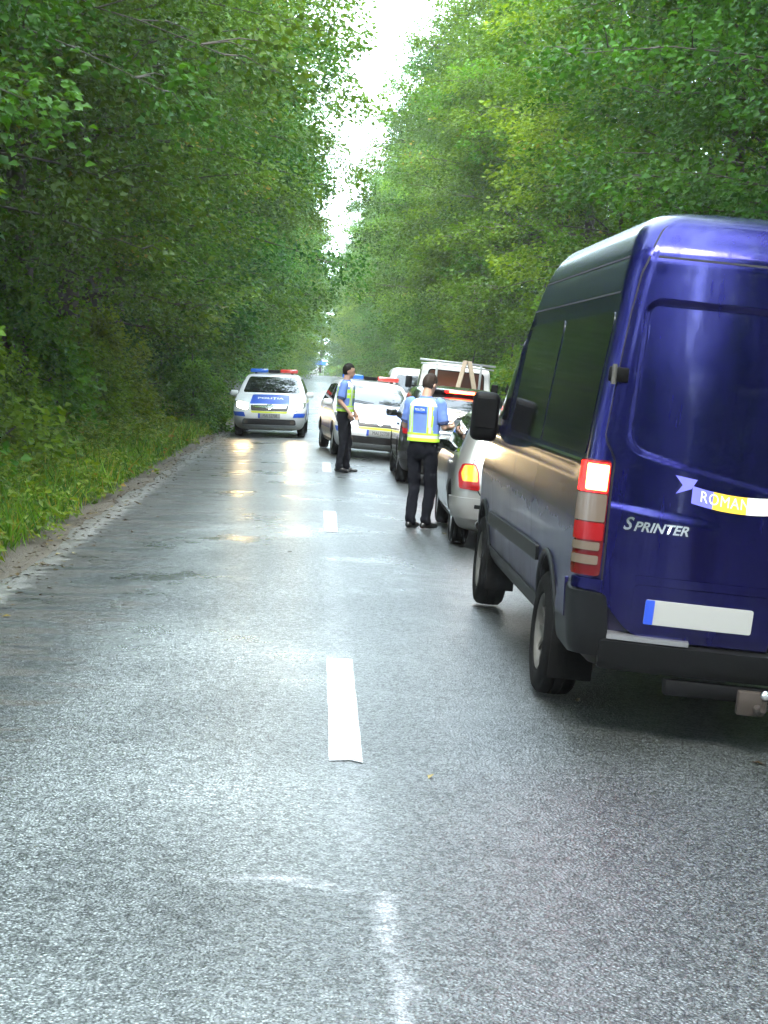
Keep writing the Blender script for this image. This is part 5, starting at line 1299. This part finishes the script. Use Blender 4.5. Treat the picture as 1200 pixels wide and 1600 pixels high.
def person(label, arms, feet, head_yaw, head_pitch, hair_mat, vest_style, group, lean=0.0):
    """faces +y, right hand at +x; arms: dict side -> (elbow, wrist, hand direction, palm normal, curl)"""
    root = empty('person', label=label, cat='person', group=group)
    sh = {1: Vector((0.185, 0.0, 1.435)), -1: Vector((-0.185, 0.0, 1.435))}
    hip = {1: Vector((0.095, 0, 0.90)), -1: Vector((-0.095, 0, 0.90))}
    Rm = Matrix.Rotation(head_yaw, 3, 'Z') @ Matrix.Rotation(head_pitch, 3, 'X'); nk = Vector((0, 0.012, 1.545))
    def H(p): return tuple(nk + Rm @ (Vector(p)))
    def hell(c, r, n=18, m=12):
        V, F = ell(c, r, n, m); return [H(v) for v in V], F
    hd = [hell((0, 0.005, 0.135), (0.074, 0.094, 0.105)), hell((0, 0.030, 0.065), (0.056, 0.062, 0.062)), hell((0, 0.062, 0.030), (0.030, 0.026, 0.022)), hell((0, 0.100, 0.090), (0.013, 0.020, 0.022)), hell((0, 0.092, 0.112), (0.010, 0.012, 0.028)),
          hell((0, 0.080, 0.134), (0.052, 0.016, 0.010)), hell((0, 0.088, 0.052), (0.026, 0.012, 0.010))]
    for s in (-1, 1): hd.append(hell((s * 0.077, -0.008, 0.105), (0.010, 0.020, 0.032), 10, 8))
    body = list(hd) + [cap((0, -0.01, 1.44), H((0, -0.005, 0.06)), 0.062, 0.056)]
    body.append(torso_tube([0.86, 0.92, 1.0, 1.08, 1.2, 1.32, 1.42, 1.46, 1.485], [0.15, 0.165, 0.155, 0.145, 0.16, 0.175, 0.165, 0.12, 0.07], [0.10, 0.115, 0.11, 0.10, 0.11, 0.115, 0.10, 0.075, 0.055]))
    trous, shirt, sleeves = [], [], []
    for s in (-1, 1):
        el, wr, hdir, pn, curl = arms[s]; el, wr = Vector(el), Vector(wr)
        body += [cap(sh[s], el, 0.050, 0.040), cap(el, wr, 0.040, 0.026)] + hand(wr, hdir, pn, s, curl)
        mid = sh[s].lerp(el, 0.70)
        shirt.append(cap(sh[s] - Vector((s * 0.004, 0, 0)), mid, 0.072, 0.066))
        fa, fd = feet[s]; fa = Vector(fa); fd = Vector(fd).normalized(); kn = hip[s].lerp(fa, 0.47) + fd * 0.035
        body += [cap(hip[s], kn, 0.075, 0.050), cap(kn, fa + Vector((0, 0, 0.085)), 0.048, 0.036), cap(fa + Vector((0, 0, 0.05)), fa + fd * 0.12 + Vector((0, 0, 0.03)), 0.035, 0.028)]
        trous += [cap(hip[s] + Vector((0, -0.012, 0)), kn, 0.092, 0.070), cap(kn, fa + Vector((0, 0, 0.11)) - fd * 0.01, 0.070, 0.060), cap(fa + Vector((0, 0, 0.12)) - fd * 0.01, fa + Vector((0, 0, 0.075)) + fd * 0.005, 0.064, 0.062)]
    b = fused('body', body, M['skin'], root, 0.0075, 3)
    # clothing
    trous.append(torso_tube([0.80, 0.86, 0.92, 0.98, 1.04], [0.12, 0.175, 0.182, 0.172, 0.162], [0.10, 0.128, 0.130, 0.122, 0.115], cy_=[0, -0.005, -0.008, -0.004, 0]))
    fused('trousers', trous, M['trouser'], b, 0.011, 4)
    belt = torso_tube([1.015, 1.055], [0.172, 0.170], [0.124, 0.122]); mk('belt', belt[0], belt[1], M['shoe'], b)
    shirt.append(torso_tube([1.02, 1.08, 1.16, 1.25, 1.34, 1.42, 1.465, 1.50], [0.166, 0.168, 0.174, 0.184, 0.194, 0.182, 0.132, 0.080], [0.118, 0.120, 0.124, 0.130, 0.134, 0.120, 0.092, 0.074]))
    fused('shirt', shirt, M['shirt'], b, 0.010, 4)
    for s in (-1, 1):
        el = Vector(arms[s][0]); p, q = sh[s].lerp(el, 0.74), sh[s].lerp(el, 0.83)
        v, f = tube([p, q], [0.0665, 0.0655], 16); mk('cuff', v, f, M['shirt_dark'], b)
        fa, fd = feet[s]; fa = Vector(fa); fd = Vector(fd).normalized()
        sd_ = Vector((-fd.y, fd.x, 0))
        shoe = [cap(fa - fd * 0.045 + Vector((0, 0, 0.040)), fa + fd * 0.06 + Vector((0, 0, 0.042)), 0.040, 0.042), cap(fa + fd * 0.06 + Vector((0, 0, 0.036)), fa + fd * 0.165 + Vector((0, 0, 0.028)), 0.040, 0.028), cap(fa + Vector((0, 0, 0.05)), fa + Vector((0, 0, 0.11)), 0.042, 0.046)]
        so2 = fused('shoe', shoe, M['shoe'], b, 0.009, 3)
        zmin = min(v.co.z for v in so2.data.vertices)
        for v in so2.data.vertices: v.co.z = max(0.0, v.co.z)
    col_ = torso_tube([1.475, 1.52], [0.078, 0.068], [0.074, 0.066]); mk('collar', col_[0], col_[1], M['shirt'], b)
    # hi-vis vest: shell cut at the armholes, bands on it
    vz = [1.00, 1.06, 1.14, 1.24, 1.34, 1.42, 1.462, 1.488]
    vrx, vry = [0.192, 0.186, 0.188, 0.196, 0.200, 0.184, 0.140, 0.096], [0.142, 0.138, 0.140, 0.145, 0.148, 0.134, 0.106, 0.086]
    n = 96; zz = np.linspace(vz[0], vz[-1], 60); RX, RY = pchip(vz, vrx, zz), pchip(vz, vry, zz)
    V, F, mi = [], [], []
    for i, z in enumerate(zz):
        for k in range(n):
            a = 2 * math.pi * k / n; wv = 1 + 0.018 * math.sin(3 * a + 9 * z) + 0.01 * math.sin(7 * a - 14 * z)
            V.append((RX[i] * wv * math.cos(a), RY[i] * wv * math.sin(a), z))
    mats = ['lime', 'reflect', 'vest_white', 'shirt']
    for i in range(len(zz) - 1):
        for k in range(n):
            a = 2 * math.pi * (k + 0.5) / n; x = RX[i] * math.cos(a); z = (zz[i] + zz[i + 1]) / 2
            if abs(math.cos(a)) > 0.93 and z > 1.20: continue                 # armholes
            if math.sin(a) > 0 and abs(x) < 0.035 + 0.12 * max(0, z - 1.30): continue   # open front
            F.append((i * n + k, i * n + (k + 1) % n, (i + 1) * n + (k + 1) % n, (i + 1) * n + k))
            ax = abs(x)
            if z > 1.405: m = 2
            elif z < 1.035: m = 0
            elif z < 1.085: m = 1 if 1.045 < z < 1.075 else 0
            elif z < 1.10: m = 0
            elif 0.085 < ax < 0.145: m = 1 if 0.10 < ax < 0.13 else 0
            elif vest_style == 'side' and 1.22 < z < 1.36: m = 1 if 1.275 < z < 1.305 else 0
            else: m = 3
            mi.append(m)
    ve = mk('vest', V, F, M['lime'], b, True, 0)
    for q in mats[1:]: ve.data.materials.append(M[q])
    ve.data.polygons.foreach_set('material_index', mi)
    md = ve.modifiers.new('thickness', 'SOLIDIFY'); md.thickness = 0.004; md.offset = 1
    f_back = lambda u, v: Vector((u, -float(np.interp(v, zz, RY)) * math.sqrt(max(0, 1 - (u / float(np.interp(v, zz, RX))) ** 2)) * 1.02, v))
    bp = patch('back_patch', rounded([(-0.075, 1.325), (0.075, 1.325), (0.075, 1.40), (-0.075, 1.40)], 0.006), f_back, BACK, M['vest_blue'], ve, off=0.010, thick=0.008, step=0.02)
    text('back_lettering', 'POLIȚIA', 0.036, f_back, BACK, 0, 1.362, M['vest_white'], bp, 0.0115, su=0.9)
    # hair, eyes, brows, mouth
    V, F = ell((0, -0.004, 0.138), (0.0800, 0.1000, 0.1120), 40, 30)
    g = np.random.default_rng(3); keep = []
    for f_ in F:
        c = np.mean([V[i] for i in f_], axis=0)
        if c[1] > 0.03 and c[2] < 0.185 - 0.0 * c[0]: continue
        if c[2] < 0.165 - 0.10 * max(0, (0.03 - c[1]) / 0.1) and c[1] > -0.02 and abs(c[0]) > 0.05: continue
        if c[2] < 0.055: continue
        keep.append(f_)
    V = [H(tuple(np.array(v) * (1 + g.uniform(-0.012, 0.02)))) if False else H((v[0] * (1 + g.uniform(-0.01, 0.02)), v[1] * (1 + g.uniform(-0.01, 0.02)), v[2] + g.uniform(-0.002, 0.004))) for v in V]
    hr = mk('hair', V, keep, hair_mat, b, True, 0)
    md = hr.modifiers.new('thickness', 'SOLIDIFY'); md.thickness = 0.008; md.offset = -0.6
    for s in (-1, 1):
        v, f = ell((s * 0.030, 0.0915, 0.118), (0.011, 0.006, 0.006), 10, 6); mk('eye', [H(p) for p in v], f, M['eye'], b)
        v, f = ell((s * 0.031, 0.0940, 0.137), (0.018, 0.005, 0.004), 10, 6); mk('eyebrow', [H(p) for p in v], f, hair_mat, b)
    v, f = ell((0, 0.0985, 0.052), (0.022, 0.005, 0.006), 12, 6); mk('mouth', [H(p) for p in v], f, M['lip'], b)
    return root
p1 = person('policeman standing in profile, hand at his pocket, before the right lane police car',
            {1: ((0.235, -0.045, 1.165), (0.205, 0.125, 0.985), (-0.05, 0.35, -0.9), (-1, 0.1, 0.1), 0.5), -1: ((-0.25, -0.02, 1.165), (-0.225, 0.13, 0.985), (0.05, 0.35, -0.9), (1, 0.1, 0.1), 0.5)},
            {1: ((0.10, -0.02, 0.0), (0.30, 0.95, 0)), -1: ((-0.11, 0.06, 0.0), (-0.12, 1, 0))}, R(14), R(-6), M['hair'], 'side', 'policemen in hi-vis vests')
p1.location = (0.24, 30.0, zr(0.24)); p1.rotation_euler = (0, 0, R(-102)); p1.scale = (1.015, 1.015, 1.015)
p2 = person('policeman seen from behind with his head bent over papers, beside the silver hatchback',
            {1: ((0.245, 0.02, 1.175), (0.215, 0.265, 1.165), (-0.25, 0.9, 0.2), (-0.3, -0.1, 1), 0.7), -1: ((-0.255, 0.03, 1.175), (-0.10, 0.25, 1.12), (0.5, 0.8, 0.2), (0.2, 0, 1), 0.7)},
            {1: ((0.085, 0.02, 0.0), (0.35, 0.9, 0)), -1: ((-0.085, -0.03, 0.0), (0.10, 1, 0))}, R(-12), R(-24), M['hair2'], 'back', 'policemen in hi-vis vests')
p2.location = (1.0, 20.3, zr(0.98)); p2.rotation_euler = (0, 0, R(-27)); p2.scale = (0.99, 0.99, 0.99)
# papers held in front of him
pm = Matrix.Translation(p2.location) @ Matrix.Rotation(R(-27), 4, 'Z')
V, F = [], []
for k, (dz, rz_) in enumerate(((0.0, 0.0), (0.003, 0.12))):
    base = len(V)
    for j in range(5):
        for i in range(5):
            u, v = (i - 2) / 4 * 0.15, (j - 2) / 4 * 0.21
            uu, vv = u * math.cos(rz_) - v * math.sin(rz_), u * math.sin(rz_) + v * math.cos(rz_)
            V.append(pm @ Vector((0.12 + uu, 0.40 + vv * 0.9, 1.235 + dz + 0.35 * vv + 0.5 * uu * uu)))
    for j in range(4):
        for i in range(4): F.append((base + j * 5 + i, base + j * 5 + i + 1, base + j * 5 + i + 6, base + j * 5 + i + 5))
pp = mk('papers', V, F, M['paper'], None, True, 0); tag(pp, 'white papers held in the hands of the policeman seen from behind', 'paper')
md = pp.modifiers.new('thickness', 'SOLIDIFY'); md.thickness = 0.0015
# ------------------------------------------------------------------ misty air
hv, hf = box(0, 150, 13.4, 130, 520, 30.8)
hz = mk('haze', hv, hf, None, None, False)
hm = bpy.data.materials.new('haze'); hm.use_nodes = True; hm.node_tree.nodes.clear()
pv = hm.node_tree.nodes.new('ShaderNodeVolumePrincipled'); pv.inputs['Density'].default_value = 0.0005; pv.inputs['Color'].default_value = (0.90, 0.96, 1.0, 1); pv.inputs['Anisotropy'].default_value = 0.1
ho = hm.node_tree.nodes.new('ShaderNodeOutputMaterial'); hm.node_tree.links.new(pv.outputs[0], ho.inputs['Volume'])
hz.data.materials.append(hm); tag(hz, 'thin pale mist hanging over the wet road', 'haze', kind='stuff')
